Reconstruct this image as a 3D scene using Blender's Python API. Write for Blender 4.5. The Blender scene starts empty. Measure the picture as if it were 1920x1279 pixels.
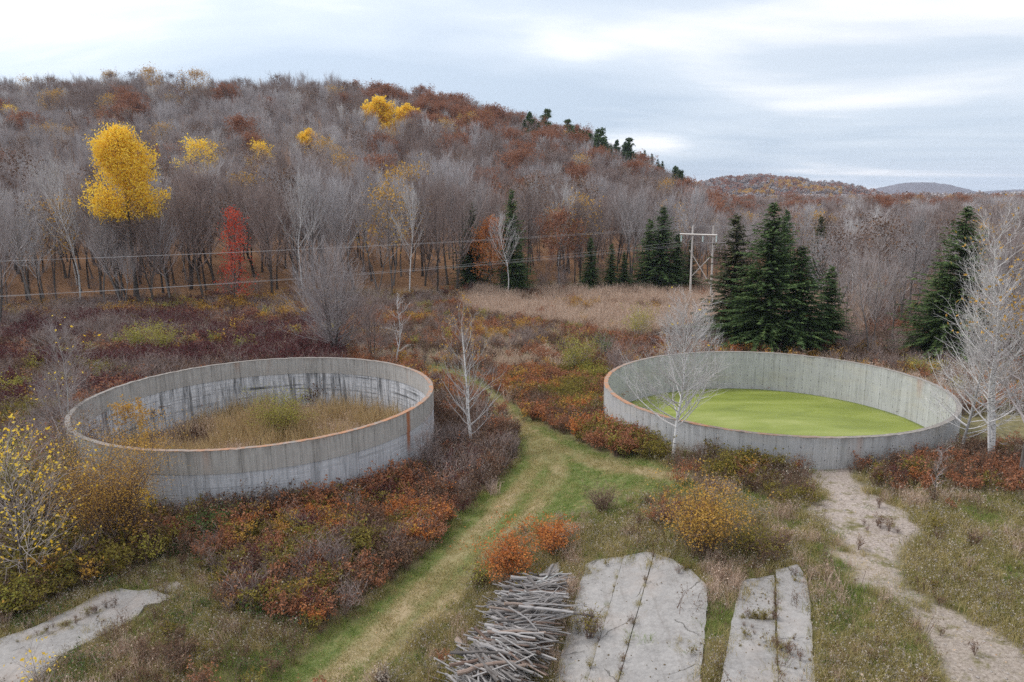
import bpy, math, random
import numpy as np
from mathutils import Matrix, Vector

random.seed(7)
RNG = np.random.default_rng(7)
R_ = math.radians
sc = bpy.context.scene
col = sc.collection

# ------------------------------------------------------------------ camera
F, PITCH, ROLL, CAMZ = 1340.0, R_(11.02), R_(-0.64), 16.5   # focal length in photo pixels (1920 wide)
cam_d = bpy.data.cameras.new('camera')
cam_d.lens = F / 1920 * 36
cam_d.sensor_width = 36
cam_d.clip_start, cam_d.clip_end = 0.1, 20000
cam = bpy.data.objects.new('camera', cam_d)
col.objects.link(cam)
_fw = Vector((0, math.cos(PITCH), -math.sin(PITCH)))
_up0 = Vector((0, math.sin(PITCH), math.cos(PITCH)))
_x = Vector((1, 0, 0))
_rt = _x * math.cos(ROLL) + _up0 * math.sin(ROLL)
_up = -_x * math.sin(ROLL) + _up0 * math.cos(ROLL)
m = Matrix((_rt, _up, -_fw)).transposed().to_4x4()
m.translation = Vector((0, 0, CAMZ))
cam.matrix_world = m
sc.camera = cam

# ------------------------------------------------------------------ world, sun, exposure
SUN_EL, SUN_AZ = R_(48), R_(-70)        # azimuth from +Y, negative = to the left
w = bpy.data.worlds.new('World')
sc.world = w
w.use_nodes = True
nt = w.node_tree
nt.nodes.clear()
def N(t, kind, **kw):
    n = t.nodes.new(kind)
    for k, v in kw.items():
        setattr(n, k, v)
    return n
out = N(nt, 'ShaderNodeOutputWorld')
bg = N(nt, 'ShaderNodeBackground')
bg.inputs['Strength'].default_value = 0.1
sky = N(nt, 'ShaderNodeTexSky', sky_type='NISHITA')
sky.sun_disc = False
sky.sun_elevation = SUN_EL
sky.sun_rotation = SUN_AZ
tc = N(nt, 'ShaderNodeTexCoord')
sep = N(nt, 'ShaderNodeSeparateXYZ')
nt.links.new(tc.outputs['Generated'], sep.inputs[0])
def WM(op, a, b=None, c=None):
    n = N(nt, 'ShaderNodeMath', operation=op)
    for i, v in enumerate((a, b, c)):
        if v is None: continue
        if isinstance(v, (int, float)): n.inputs[i].default_value = v
        else: nt.links.new(v, n.inputs[i])
    return n.outputs[0]
zc = WM('MAXIMUM', sep.outputs['Z'], 0.0)
den = WM('ADD', zc, 0.10)
u = WM('DIVIDE', sep.outputs['X'], den)
v = WM('DIVIDE', sep.outputs['Y'], den)
cmb = N(nt, 'ShaderNodeCombineXYZ')
nt.links.new(WM('MULTIPLY', u, 0.30), cmb.inputs[0])
nt.links.new(WM('MULTIPLY', v, 0.55), cmb.inputs[1])
cmb.inputs[2].default_value = 3.7
n1 = N(nt, 'ShaderNodeTexNoise'); n1.inputs['Scale'].default_value = 1.0; n1.inputs['Detail'].default_value = 7; n1.inputs['Roughness'].default_value = 0.5
n1.inputs['Distortion'].default_value = 0.5
nt.links.new(cmb.outputs[0], n1.inputs['Vector'])
rp = N(nt, 'ShaderNodeValToRGB')
rp.color_ramp.elements[0].position = 0.40; rp.color_ramp.elements[0].color = (3.9, 4.6, 5.5, 1)
rp.color_ramp.elements[1].position = 0.62; rp.color_ramp.elements[1].color = (7.5, 7.6, 7.9, 1)
e = rp.color_ramp.elements.new(0.52); e.color = (5.0, 5.6, 6.35, 1)
nt.links.new(n1.outputs['Fac'], rp.inputs[0])
# brighter cloud towards the veiled sun (left of the view)
dotn = N(nt, 'ShaderNodeVectorMath', operation='DOT_PRODUCT')
nt.links.new(tc.outputs['Generated'], dotn.inputs[0])
dotn.inputs[1].default_value = (math.sin(SUN_AZ) * math.cos(SUN_EL), math.cos(SUN_AZ) * math.cos(SUN_EL), math.sin(SUN_EL))
gl = N(nt, 'ShaderNodeMapRange'); gl.inputs[1].default_value = 0.1; gl.inputs[2].default_value = 0.95
gl.inputs[3].default_value = 0.92; gl.inputs[4].default_value = 1.2
nt.links.new(dotn.outputs['Value'], gl.inputs[0])
vm = N(nt, 'ShaderNodeVectorMath', operation='SCALE')
nt.links.new(rp.outputs[0], vm.inputs[0]); nt.links.new(gl.outputs[0], vm.inputs['Scale'])
el_ = N(nt, 'ShaderNodeMapRange'); el_.inputs[1].default_value = 0.12; el_.inputs[2].default_value = 0.6
nt.links.new(zc, el_.inputs[0])
tint = N(nt, 'ShaderNodeMixRGB'); tint.inputs[1].default_value = (1.0, 1.0, 1.0, 1); tint.inputs[2].default_value = (1.16, 1.10, 1.06, 1)
nt.links.new(el_.outputs[0], tint.inputs[0])
tm = N(nt, 'ShaderNodeMixRGB', blend_type='MULTIPLY'); tm.inputs[0].default_value = 1
nt.links.new(vm.outputs[0], tm.inputs[1]); nt.links.new(tint.outputs[0], tm.inputs[2])
mx = N(nt, 'ShaderNodeMixRGB'); mx.inputs[0].default_value = 0.93
nt.links.new(sky.outputs[0], mx.inputs[1]); nt.links.new(tm.outputs[0], mx.inputs[2])
nt.links.new(mx.outputs[0], bg.inputs[0]); nt.links.new(bg.outputs[0], out.inputs[0])

sun_d = bpy.data.lights.new('sun', 'SUN')
sun_d.energy = 1.5
sun_d.angle = R_(12)
sun_d.color = (1.0, 0.96, 0.92)
sun = bpy.data.objects.new('sun', sun_d)
col.objects.link(sun)
sd = Vector((math.sin(SUN_AZ) * math.cos(SUN_EL), math.cos(SUN_AZ) * math.cos(SUN_EL), math.sin(SUN_EL)))
sun.rotation_euler = sd.to_track_quat('Z', 'Y').to_euler()
sun.location = (0, 0, 200)
vs = sc.view_settings
vs.view_transform = 'Standard'; vs.look = 'None'; vs.exposure = 0.72; vs.gamma = 1; vs.use_curve_mapping = False
cy = sc.cycles
cy.max_bounces = 5; cy.diffuse_bounces = 4; cy.glossy_bounces = 2; cy.transmission_bounces = 3
cy.transparent_max_bounces = 8; cy.volume_bounces = 0
cy.use_adaptive_sampling = True; cy.adaptive_threshold = 0.01
sc.render.filter_size = 1.2
cy.use_denoising = False

# ------------------------------------------------------------------ projection and terrain
cp, sp = math.cos(PITCH), math.sin(PITCH)
cr, sr = math.cos(ROLL), math.sin(ROLL)
def proj(x, y, z):
    """world point -> photo pixel"""
    z = z - CAMZ
    dep = y * cp - z * sp
    uu = y * sp + z * cp
    X = x / dep * F; Y = uu / dep * F
    px = cr * X + sr * Y; py = -sr * X + cr * Y
    return px + 960, 639.5 - py, dep
def ray(px, py):
    a = px - 960; b = 639.5 - py
    X = cr * a - sr * b; Y = sr * a + cr * b
    return np.array((X, F * cp + Y * sp, -F * sp + Y * cp)) / F

def hsh(i, j, s):
    n = (i * 374761393 + j * 668265263 + s * 1442695040888963) & 0x7fffffff
    n = (n ^ (n >> 13)) * 1274126177 & 0x7fffffff
    return ((n ^ (n >> 16)) & 0xffff) / 65535.0
def vn(x, y, scale=1.0, seed=0):
    x = np.asarray(x, float) / scale + 1000.5; y = np.asarray(y, float) / scale + 1000.5
    i = np.floor(x).astype(np.int64); j = np.floor(y).astype(np.int64)
    fx = x - i; fy = y - j
    fx = fx * fx * (3 - 2 * fx); fy = fy * fy * (3 - 2 * fy)
    a = hsh(i, j, seed); b = hsh(i + 1, j, seed); c = hsh(i, j + 1, seed); d = hsh(i + 1, j + 1, seed)
    return (a * (1 - fx) + b * fx) * (1 - fy) + (c * (1 - fx) + d * fx) * fy
def fbm(x, y, scale, seed=0, o=4):
    s = 0; a = 0.5; t = 0
    for k in range(o):
        s = s + a * vn(x, y, scale / 2 ** k, seed + k * 17); t += a; a *= 0.55
    return s / t
def ss(a, b, x):
    t = np.clip((np.asarray(x, float) - a) / (b - a), 0, 1)
    return t * t * (3 - 2 * t)

# tanks: rim 12.5 m below the camera
T1 = dict(c=(-16.8, 46.6), r=11.4)
T2 = dict(c=(17.55, 47.35), r=11.2)
RIM = 4.0
RIDGE_D = 300.0
_rx = [-200, 0, 250, 400, 600, 700, 850, 1000, 1150, 1230, 1300, 1400, 1500, 1920, 2200]
_ry = [158, 150, 142, 154, 154, 164, 190, 226, 274, 312, 352, 366, 364, 362, 360]
_ra, _rz = [], []
for _px, _py in zip(_rx, _ry):
    r = ray(_px, _py)
    _ra.append(r[0] / r[1]); _rz.append(CAMZ + r[2] / r[1] * RIDGE_D - 13.0)
def height(x, y):
    x = np.asarray(x, float); y = np.asarray(y, float)
    yy = np.maximum(y, 5)
    a = x / yy
    near = 2.3 * ss(-4, 11, x) * (1 - ss(44, 60, y)) * ss(-40, 10, y)
    near = near - 0.9 * ss(24, 34, x) * (1 - ss(44, 60, y))
    near = near + 0.35 * (1 - ss(60, 90, y)) * (fbm(x, y, 9, 3) - 0.5) * 2 * (np.abs(x) > 0)
    near = near + 0.15 * (fbm(x, y, 2.2, 5) - 0.5)
    hz = np.interp(a, _ra, _rz)
    t = np.clip((y - 118) / (RIDGE_D - 118), 0, 1)
    prof = 0.75 * t ** 1.15 + 0.25 * t * t * (3 - 2 * t)
    hill = hz * prof * (1 - 0.35 * ss(330, 600, y) * (hz > 12))
    hill = hill + t * (fbm(x, y, 60, 9) - 0.5) * 9 * np.clip(hz / 40, 0.1, 1)
    hill = hill - 25 * ss(900, 1600, y)
    return near + hill
def at(px, py):
    """first ground point seen through a photo pixel"""
    r = ray(px, py)
    t = np.concatenate([np.arange(14, 160, 0.05), np.arange(160, 900, 0.5)])
    d = CAMZ + r[2] * t - height(r[0] * t, r[1] * t)
    k = np.argmax(d < 0)
    if d[k] >= 0: k = len(t) - 1
    return float(r[0] * t[k]), float(r[1] * t[k])
def G(x, y, up=0.0): return (float(x), float(y), float(height(x, y)) + up)
def crown_at(px, py, H, frac=0.65):
    """ground position of a tree whose crown centre shows at that pixel"""
    Y = np.arange(60, 340, 0.5)
    X = np.zeros_like(Y)
    for k in range(3):
        r = ray(px, py); X = r[0] / r[1] * Y
    zz = height(X, Y) + H * frac
    _, qy, _ = proj(X, Y, zz)
    k = np.argmin(np.abs(qy - py) + Y * 0.001)
    return float(X[k]), float(Y[k])

def height_for(x, y, z0, top):
    H = np.arange(0.2, 60, 0.02); _, qy, _ = proj(x + 0 * H, y + 0 * H, z0 + H)
    return float(H[np.argmin(np.abs(qy - top))])
def inpoly(px, py, poly):
    px = np.asarray(px); py = np.asarray(py)
    ins = np.zeros(px.shape, bool); n = len(poly); j = n - 1
    for i in range(n):
        xi, yi = poly[i]; xj, yj = poly[j]
        c = ((yi > py) != (yj > py)) & (px < (xj - xi) * (py - yi) / ((yj - yi) + 1e-9) + xi)
        ins ^= c; j = i
    return ins

# where things lie on the ground, traced on the photograph and used only as ground outlines
P_PATH = [(480, 1310), (560, 1240), (660, 1170), (760, 1085), (860, 985), (940, 900), (982, 855), (965, 800), (925, 760), (870, 728), (800, 697), (765, 682),
          (790, 678), (850, 695), (900, 718), (950, 755), (1010, 800), (1080, 832), (1150, 862), (1230, 862), (1290, 892), (1230, 925), (1150, 960),
          (1060, 972), (970, 1000), (900, 1050), (860, 1110), (800, 1180), (740, 1230), (690, 1310)]
P_GRAV = [(1500, 885), (1545, 868), (1590, 872), (1610, 905), (1650, 935), (1710, 962), (1735, 1000), (1690, 1022), (1680, 1050), (1600, 1035), (1545, 990), (1500, 960), (1545, 925)]
P_DIRT = [(1545, 1030), (1600, 1035), (1680, 1045), (1700, 1090), (1790, 1145), (1870, 1185), (1990, 1235), (1990, 1310), (1800, 1310), (1735, 1200), (1665, 1130), (1605, 1090)]
P_THICK = [(290, 960), (370, 905), (560, 895), (640, 870), (790, 880), (835, 930), (845, 985), (780, 1065), (690, 1120), (640, 1165), (590, 1190), (520, 1160), (430, 1150), (395, 1090), (370, 1050), (300, 1060)]
P_REED = [(840, 560), (900, 545), (1050, 538), (1250, 532), (1420, 540), (1620, 545), (1640, 600), (1600, 645), (1400, 640), (1330, 610), (1200, 640), (1120, 625), (1000, 606), (900, 596)]
P_SLABS = {
 'big': [[(1098, 1062), (1120, 1050), (1169, 1046), (1095.4, 1300), (1035, 1300), (1052, 1230), (1078, 1130)],
         [(1170, 1046), (1212, 1040), (1225.5, 1043), (1153.6, 1300), (1096.5, 1300)],
         [(1227, 1044), (1262, 1055), (1300, 1082), (1326, 1106), (1322, 1200), (1308, 1300), (1155, 1300)]],
 'strip': [[(1392, 1092), (1450, 1082), (1453.3, 1165.3), (1374, 1165.3), (1380, 1130)],
           [(1373, 1166.5), (1453.3, 1166.5), (1458.8, 1300), (1350, 1300), (1362, 1230)],
           [(1454, 1074), (1494, 1068), (1512, 1098), (1522, 1180), (1529, 1300), (1460, 1300)]],
 'left': [[(-60, 1225), (60, 1182), (150, 1140), (185, 1118), (225, 1108), (262, 1112), (285, 1108), (322, 1122), (300, 1136), (272, 1140), (255, 1164), (190, 1195), (120, 1232), (40, 1300), (-60, 1300)]],
 'bits': [[(1000, 1092), (1030, 1062), (1050, 1055), (1046, 1082), (1030, 1100)]],
 'crumb': [[(282, 1104), (330, 1092), (352, 1098), (320, 1112)]],
}
P_WARM = [(930, 700), (1000, 690), (1130, 700), (1160, 790), (1250, 850), (1160, 862), (1090, 835), (1010, 800), (950, 740)]

# ------------------------------------------------------------------ materials
def newmat(name):
    mt = bpy.data.materials.new(name); mt.use_nodes = True
    t = mt.node_tree
    b = t.nodes['Principled BSDF']
    b.inputs['Roughness'].default_value = 0.85
    b.inputs['Specular IOR Level'].default_value = 0.2
    return mt, t, b
def ramp(t, src, stops):
    r = N(t, 'ShaderNodeValToRGB')
    el = r.color_ramp.elements
    while len(el) < len(stops): el.new(0.5)
    for k, (p, c) in enumerate(stops):
        el[k].position = p; el[k].color = (*c, 1)
    t.links.new(src, r.inputs[0])
    return r.outputs[0]
def mth(t, op, a, b=None, c=None, clamp=False):
    n = N(t, 'ShaderNodeMath', operation=op); n.use_clamp = clamp
    for i, v in enumerate((a, b, c)):
        if v is None: continue
        if isinstance(v, (int, float)): n.inputs[i].default_value = v
        else: t.links.new(v, n.inputs[i])
    return n.outputs[0]
def noise(t, vec, scale, detail=4, rough=0.55, dist=0.0, out='Fac'):
    n = N(t, 'ShaderNodeTexNoise')
    n.inputs['Scale'].default_value = scale; n.inputs['Detail'].default_value = detail
    n.inputs['Roughness'].default_value = rough; n.inputs['Distortion'].default_value = dist
    if vec is not None: t.links.new(vec, n.inputs['Vector'])
    return n.outputs[out]
def mixc(t, f, a, b, mode='MIX'):
    n = N(t, 'ShaderNodeMixRGB', blend_type=mode)
    for i, v in enumerate((f, a, b)):
        if isinstance(v, (int, float)): n.inputs[i].default_value = v
        elif isinstance(v, tuple): n.inputs[i].default_value = (*v, 1) if len(v) == 3 else v
        else: t.links.new(v, n.inputs[i])
    return n.outputs[0]
def mapr(t, v, a, b, c=0.0, d=1.0):
    n = N(t, 'ShaderNodeMapRange'); n.inputs[1].default_value = a; n.inputs[2].default_value = b
    n.inputs[3].default_value = c; n.inputs[4].default_value = d
    t.links.new(v, n.inputs[0]); return n.outputs[0]
def bump(t, b, h, strength=0.4, dist=0.02):
    n = N(t, 'ShaderNodeBump'); n.inputs['Strength'].default_value = strength; n.inputs['Distance'].default_value = dist
    t.links.new(h, n.inputs['Height']); t.links.new(n.outputs[0], b.inputs['Normal'])
def pos(t): return N(t, 'ShaderNodeNewGeometry').outputs['Position']

def plantmat(name, cols, wi=0.5, wo=0.5, transl=0.0, rough=0.8):
    """each leaf or stalk its own tone (random per island), each plant its own shift"""
    mt, t, b = newmat(name)
    g = N(t, 'ShaderNodeNewGeometry'); o = N(t, 'ShaderNodeObjectInfo')
    f = mth(t, 'ADD', mth(t, 'MULTIPLY', g.outputs['Random Per Island'], wi), mth(t, 'MULTIPLY', o.outputs['Random'], wo))
    n = len(cols)
    c = ramp(t, f, [(k / max(1, n - 1), cc) for k, cc in enumerate(cols)])
    t.links.new(c, b.inputs['Base Color'])
    b.inputs['Roughness'].default_value = rough
    if transl > 0:
        tr = N(t, 'ShaderNodeBsdfTranslucent'); t.links.new(c, tr.inputs[0])
        ms = N(t, 'ShaderNodeMixShader'); ms.inputs[0].default_value = transl
        t.links.new(b.outputs[0], ms.inputs[1]); t.links.new(tr.outputs[0], ms.inputs[2])
        t.links.new(ms.outputs[0], t.nodes['Material Output'].inputs[0])
    return mt
def barkmat(name, dark, light, birch=False, scale=6):
    mt, t, b = newmat(name)
    p = pos(t)
    if birch:
        mp = N(t, 'ShaderNodeMapping'); mp.inputs['Scale'].default_value = (1.2, 1.2, 7)
        t.links.new(p, mp.inputs[0])
        f = noise(t, mp.outputs[0], 2.0, 3, 0.6)
        c = ramp(t, f, [(0.0, dark), (0.36, dark), (0.43, light), (1.0, tuple(min(1, v * 1.1) for v in light))])
    else:
        mp = N(t, 'ShaderNodeMapping'); mp.inputs['Scale'].default_value = (1, 1, 0.25)
        t.links.new(p, mp.inputs[0])
        f = noise(t, mp.outputs[0], scale, 4, 0.6)
        o = N(t, 'ShaderNodeObjectInfo')
        f2 = mth(t, 'ADD', mth(t, 'MULTIPLY', f, 0.7), mth(t, 'MULTIPLY', o.outputs['Random'], 0.35))
        c = ramp(t, f2, [(0.2, dark), (0.8, light)])
    t.links.new(c, b.inputs['Base Color'])
    return mt
M = {}
M['bark'] = barkmat('grey_bark', (0.04, 0.034, 0.03), (0.22, 0.195, 0.18))
M['bark_dark'] = barkmat('dark_bark', (0.035, 0.03, 0.026), (0.12, 0.10, 0.085))
M['bark_birch'] = barkmat('birch_bark', (0.10, 0.09, 0.085), (0.62, 0.61, 0.60), True)
M['bark_white'] = barkmat('pale_bark', (0.26, 0.25, 0.24), (0.52, 0.51, 0.50))
M['twig'] = plantmat('grey_twigs', [(0.24, 0.215, 0.21), (0.42, 0.385, 0.38), (0.28, 0.235, 0.225), (0.52, 0.50, 0.505), (0.36, 0.305, 0.285), (0.46, 0.445, 0.455)], 0.2, 0.8)
M['twig_brown'] = plantmat('brown_twigs', [(0.19, 0.15, 0.135), (0.31, 0.24, 0.215), (0.26, 0.215, 0.205)], 0.35, 0.65)
M['twig_pale'] = plantmat('pale_twigs', [(0.30, 0.28, 0.27), (0.48, 0.465, 0.46)], 0.6, 0.4)
M['twig_birch'] = plantmat('birch_twigs', [(0.40, 0.38, 0.37), (0.68, 0.66, 0.65)], 0.6, 0.4)
M['leaf_yellow'] = plantmat('yellow_leaves', [(0.70, 0.42, 0.03), (0.92, 0.64, 0.06), (0.95, 0.72, 0.12), (0.90, 0.56, 0.04), (0.76, 0.60, 0.08)], 0.8, 0.2, 0.42)
M['leaf_gold'] = plantmat('gold_leaves', [(0.30, 0.19, 0.05), (0.60, 0.36, 0.07), (0.50, 0.28, 0.06), (0.38, 0.26, 0.06)], 0.7, 0.3, 0.3)
M['leaf_rust'] = plantmat('rust_leaves', [(0.20, 0.085, 0.045), (0.33, 0.14, 0.075), (0.40, 0.17, 0.08), (0.30, 0.17, 0.12)], 0.5, 0.5, 0.25)
M['leaf_oak'] = plantmat('oak_leaves', [(0.20, 0.09, 0.055), (0.33, 0.145, 0.08), (0.27, 0.135, 0.09), (0.40, 0.18, 0.09)], 0.4, 0.6, 0.25)
M['leaf_orange'] = plantmat('orange_leaves', [(0.28, 0.12, 0.04), (0.56, 0.22, 0.06), (0.46, 0.15, 0.05), (0.60, 0.30, 0.08)], 0.7, 0.3, 0.3)
M['leaf_red'] = plantmat('red_leaves', [(0.40, 0.05, 0.03), (0.62, 0.10, 0.05), (0.50, 0.08, 0.04)], 0.7, 0.3, 0.3)
M['leaf_maroon'] = plantmat('maroon_leaves', [(0.07, 0.02, 0.022), (0.13, 0.04, 0.04), (0.10, 0.045, 0.035)], 0.6, 0.4, 0.2)
M['leaf_olive'] = plantmat('olive_leaves', [(0.10, 0.10, 0.025), (0.20, 0.17, 0.035), (0.27, 0.21, 0.045), (0.15, 0.15, 0.03)], 0.6, 0.4, 0.3)
M['leaf_yg'] = plantmat('yellow_green_leaves', [(0.20, 0.22, 0.05), (0.36, 0.33, 0.07), (0.46, 0.38, 0.07)], 0.6, 0.4, 0.3)
M['leaf_green'] = plantmat('green_leaves', [(0.04, 0.085, 0.02), (0.08, 0.15, 0.035), (0.12, 0.18, 0.06)], 0.6, 0.4, 0.25)
M['leaf_brown'] = plantmat('brown_leaves', [(0.08, 0.045, 0.03), (0.16, 0.09, 0.055), (0.24, 0.15, 0.09)], 0.6, 0.4, 0.15)
M['needle'] = plantmat('spruce_needles', [(0.020, 0.046, 0.016), (0.062, 0.108, 0.034), (0.13, 0.175, 0.055)], 0.75, 0.25, 0.05)
M['needle_olive'] = plantmat('olive_needles', [(0.025, 0.034, 0.012), (0.06, 0.07, 0.026), (0.09, 0.09, 0.04)], 0.75, 0.25, 0.05)
M['grass_green'] = plantmat('green_grass', [(0.09, 0.17, 0.03), (0.18, 0.27, 0.055), (0.28, 0.31, 0.09), (0.40, 0.36, 0.16)], 0.55, 0.45, 0.3)
M['grass_mix'] = plantmat('fading_grass', [(0.18, 0.19, 0.055), (0.34, 0.30, 0.11), (0.48, 0.39, 0.19), (0.58, 0.47, 0.28)], 0.55, 0.45, 0.3)
M['grass_tan'] = plantmat('tan_grass', [(0.30, 0.20, 0.14), (0.50, 0.37, 0.28), (0.62, 0.49, 0.39), (0.44, 0.31, 0.22)], 0.6, 0.4, 0.25)
M['reed'] = plantmat('reeds', [(0.26, 0.19, 0.09), (0.46, 0.34, 0.18), (0.58, 0.43, 0.24), (0.36, 0.32, 0.11)], 0.6, 0.4, 0.25)
M['weed'] = plantmat('dry_weeds', [(0.09, 0.055, 0.04), (0.17, 0.11, 0.085), (0.26, 0.19, 0.15)], 0.6, 0.4, 0.1)
M['weed_grey'] = plantmat('seed_heads', [(0.22, 0.19, 0.15), (0.42, 0.37, 0.31)], 0.6, 0.4, 0.1)
M['litter'] = plantmat('fallen_leaves', [(0.30, 0.15, 0.07), (0.46, 0.28, 0.13), (0.58, 0.42, 0.24), (0.34, 0.2, 0.12)], 0.8, 0.2, 0.1)

def ground_mat():
    mt, t, b = newmat('ground_soil')
    p = pos(t)
    def attr(n): return N(t, 'ShaderNodeAttribute', attribute_name=n).outputs['Fac']
    big = noise(t, p, 0.22, 5, 0.6); mid = noise(t, p, 1.6, 6, 0.65); fine = noise(t, p, 14, 4, 0.7)
    soil = ramp(t, mid, [(0.3, (0.085, 0.075, 0.038)), (0.55, (0.17, 0.15, 0.07)), (0.75, (0.25, 0.20, 0.11))])
    green = ramp(t, noise(t, p, 2.6, 6, 0.7), [(0.28, (0.07, 0.10, 0.03)), (0.5, (0.14, 0.17, 0.055)), (0.7, (0.24, 0.21, 0.10))])
    tanp = ramp(t, fine, [(0.3, (0.24, 0.19, 0.11)), (0.7, (0.44, 0.35, 0.22))])
    grav = ramp(t, noise(t, p, 9, 6, 0.75), [(0.3, (0.15, 0.12, 0.10)), (0.5, (0.33, 0.28, 0.245)), (0.72, (0.50, 0.445, 0.40))])
    litt = ramp(t, noise(t, p, 3.0, 8, 0.8), [(0.3, (0.11, 0.065, 0.04)), (0.5, (0.27, 0.145, 0.075)), (0.72, (0.38, 0.235, 0.12))])
    reed = ramp(t, mid, [(0.3, (0.32, 0.22, 0.16)), (0.7, (0.50, 0.38, 0.29))])
    c = mixc(t, attr('m_path'), soil, green)
    c = mixc(t, attr('m_rut'), c, tanp)
    c = mixc(t, attr('m_forest'), c, litt)
    c = mixc(t, attr('m_reed'), c, reed)
    gf = mth(t, 'MULTIPLY', attr('m_grav'), mapr(t, noise(t, p, 1.1, 8, 0.75), 0.37, 0.48, 0.0, 1), clamp=True)
    c = mixc(t, gf, c, grav)
    c = mixc(t, 0.35, c, mixc(t, big, (0.55, 0.55, 0.55), (1.4, 1.4, 1.4)), 'MULTIPLY')
    t.links.new(c, b.inputs['Base Color'])
    b.inputs['Roughness'].default_value = 0.95
    bump(t, b, noise(t, p, 11, 6, 0.75), 0.8, 0.05)
    return mt
M['ground'] = ground_mat()

def concrete_mat(name, center, kind):
    mt, t, b = newmat(name)
    p = pos(t)
    s = N(t, 'ShaderNodeSeparateXYZ'); t.links.new(p, s.inputs[0])
    dx = mth(t, 'SUBTRACT', s.outputs[0], center[0]); dy = mth(t, 'SUBTRACT', s.outputs[1], center[1])
    ang = mth(t, 'ARCTAN2', dy, dx)
    arc = mth(t, 'MULTIPLY', ang, 11.4)
    def vec(a, b_, seed=0.0):
        c = N(t, 'ShaderNodeCombineXYZ')
        t.links.new(mth(t, 'MULTIPLY', arc, a), c.inputs[0]); t.links.new(mth(t, 'MULTIPLY', s.outputs[2], b_), c.inputs[1])
        rr = mth(t, 'SQRT', mth(t, 'ADD', mth(t, 'MULTIPLY', dx, dx), mth(t, 'MULTIPLY', dy, dy)))
        t.links.new(mth(t, 'ADD', mth(t, 'MULTIPLY', mth(t, 'GREATER_THAN', rr, 11.0), 7.0), seed), c.inputs[2])
        return c.outputs[0]
    streak = noise(t, vec(6.5, 0.35), 1.0, 7, 0.7)
    streak2 = noise(t, vec(2.2, 0.20, 3.0), 1.0, 6, 0.7)
    rr0 = mth(t, 'SQRT', mth(t, 'ADD', mth(t, 'MULTIPLY', dx, dx), mth(t, 'MULTIPLY', dy, dy)))
    inner = mth(t, 'LESS_THAN', rr0, 11.28 if kind != 'panel' else 11.05)
    blot = noise(t, vec(0.35, 0.9, 9.0), 1.0, 6, 0.6)
    fine = noise(t, p, 9, 5, 0.7)
    if kind == 'upper':
        base = ramp(t, streak, [(0.28, (0.270, 0.259, 0.242)), (0.45, (0.393, 0.376, 0.354)), (0.62, (0.471, 0.455, 0.427)), (0.8, (0.539, 0.522, 0.494))])
        dark = mapr(t, streak2, 0.52, 0.68)
        base = mixc(t, mth(t, 'MULTIPLY', dark, 0.45), base, (0.10, 0.095, 0.085))
        warm = mapr(t, blot, 0.58, 0.72)
        base = mixc(t, mth(t, 'MULTIPLY', warm, 0.35), base, (0.36, 0.22, 0.15))
    elif kind == 'lower':
        base = ramp(t, streak, [(0.30, (0.309, 0.319, 0.335)), (0.5, (0.515, 0.525, 0.547)), (0.7, (0.618, 0.628, 0.650))])
        base = mixc(t, mth(t, 'MULTIPLY', inner, mapr(t, streak, 0.42, 0.6, 0.0, 0.75)), base, (0.74, 0.75, 0.77))
        dark = mapr(t, streak2, 0.50, 0.62)
        hb = noise(t, vec(0.10, 5.0, 21.0), 1.0, 4, 0.6)
        hbm = mapr(t, hb, 0.50, 0.60)
        tot = mth(t, 'MAXIMUM', mth(t, 'MULTIPLY', dark, 0.75), mth(t, 'MULTIPLY', mth(t, 'MULTIPLY', hbm, mapr(t, blot, 0.42, 0.6)), 0.85))
        tot = mth(t, 'MULTIPLY', tot, mth(t, 'ADD', mth(t, 'MULTIPLY', inner, 0.6), 0.4))
        base = mixc(t, tot, base, (0.05, 0.052, 0.055))
    else:
        base = ramp(t, streak, [(0.28, (0.323, 0.323, 0.318)), (0.45, (0.423, 0.423, 0.418)), (0.62, (0.488, 0.488, 0.484)), (0.8, (0.564, 0.564, 0.560))])
        dark = mapr(t, streak2, 0.54, 0.7)
        base = mixc(t, mth(t, 'MULTIPLY', dark, 0.4), base, (0.15, 0.148, 0.135))
        oi = N(t, 'ShaderNodeObjectInfo'); base = mixc(t, 1.0, base, mixc(t, oi.outputs['Random'], (0.95, 0.95, 0.95), (1.05, 1.05, 1.05)), 'MULTIPLY')
        wash = mapr(t, blot, 0.5, 0.7)
        base = mixc(t, mth(t, 'MULTIPLY', wash, 0.3), base, (0.45, 0.40, 0.30))
    # rust and lichen running down from the rim
    rust = mth(t, 'MULTIPLY', mapr(t, noise(t, vec(0.5, 0.05, 33.0), 1.0, 3, 0.6), 0.60, 0.72),
               mapr(t, s.outputs[2], RIM - 1.5, RIM + 0.1))
    base = mixc(t, mth(t, 'MULTIPLY', rust, 0.55), base, (0.42, 0.17, 0.06))
    if kind in ('upper', 'lower'):     # the one strong rust run on the left tank
        q = mth(t, 'ABSOLUTE', mth(t, 'SUBTRACT', ang, RUN))
        q = mth(t, 'ADD', q, mth(t, 'MULTIPLY', mth(t, 'SUBTRACT', noise(t, p, 3, 3), 0.5), 0.02))
        run = mth(t, 'MULTIPLY', mapr(t, q, 0.010, 0.022, 1, 0), mapr(t, s.outputs[2], 1.2, 2.2))
        base = mixc(t, mth(t, 'MULTIPLY', run, 0.85), base, (0.40, 0.13, 0.04))
    blo = noise(t, vec(0.7, 1.1, 51.0), 1.0, 8, 0.75)
    base = mixc(t, 0.55, base, mixc(t, blo, (0.5, 0.5, 0.5), (1.4, 1.4, 1.4)), 'MULTIPLY')
    top_ = mth(t, 'MULTIPLY', mapr(t, s.outputs[2], RIM - 0.35, RIM), mapr(t, streak2, 0.4, 0.6))
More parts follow.
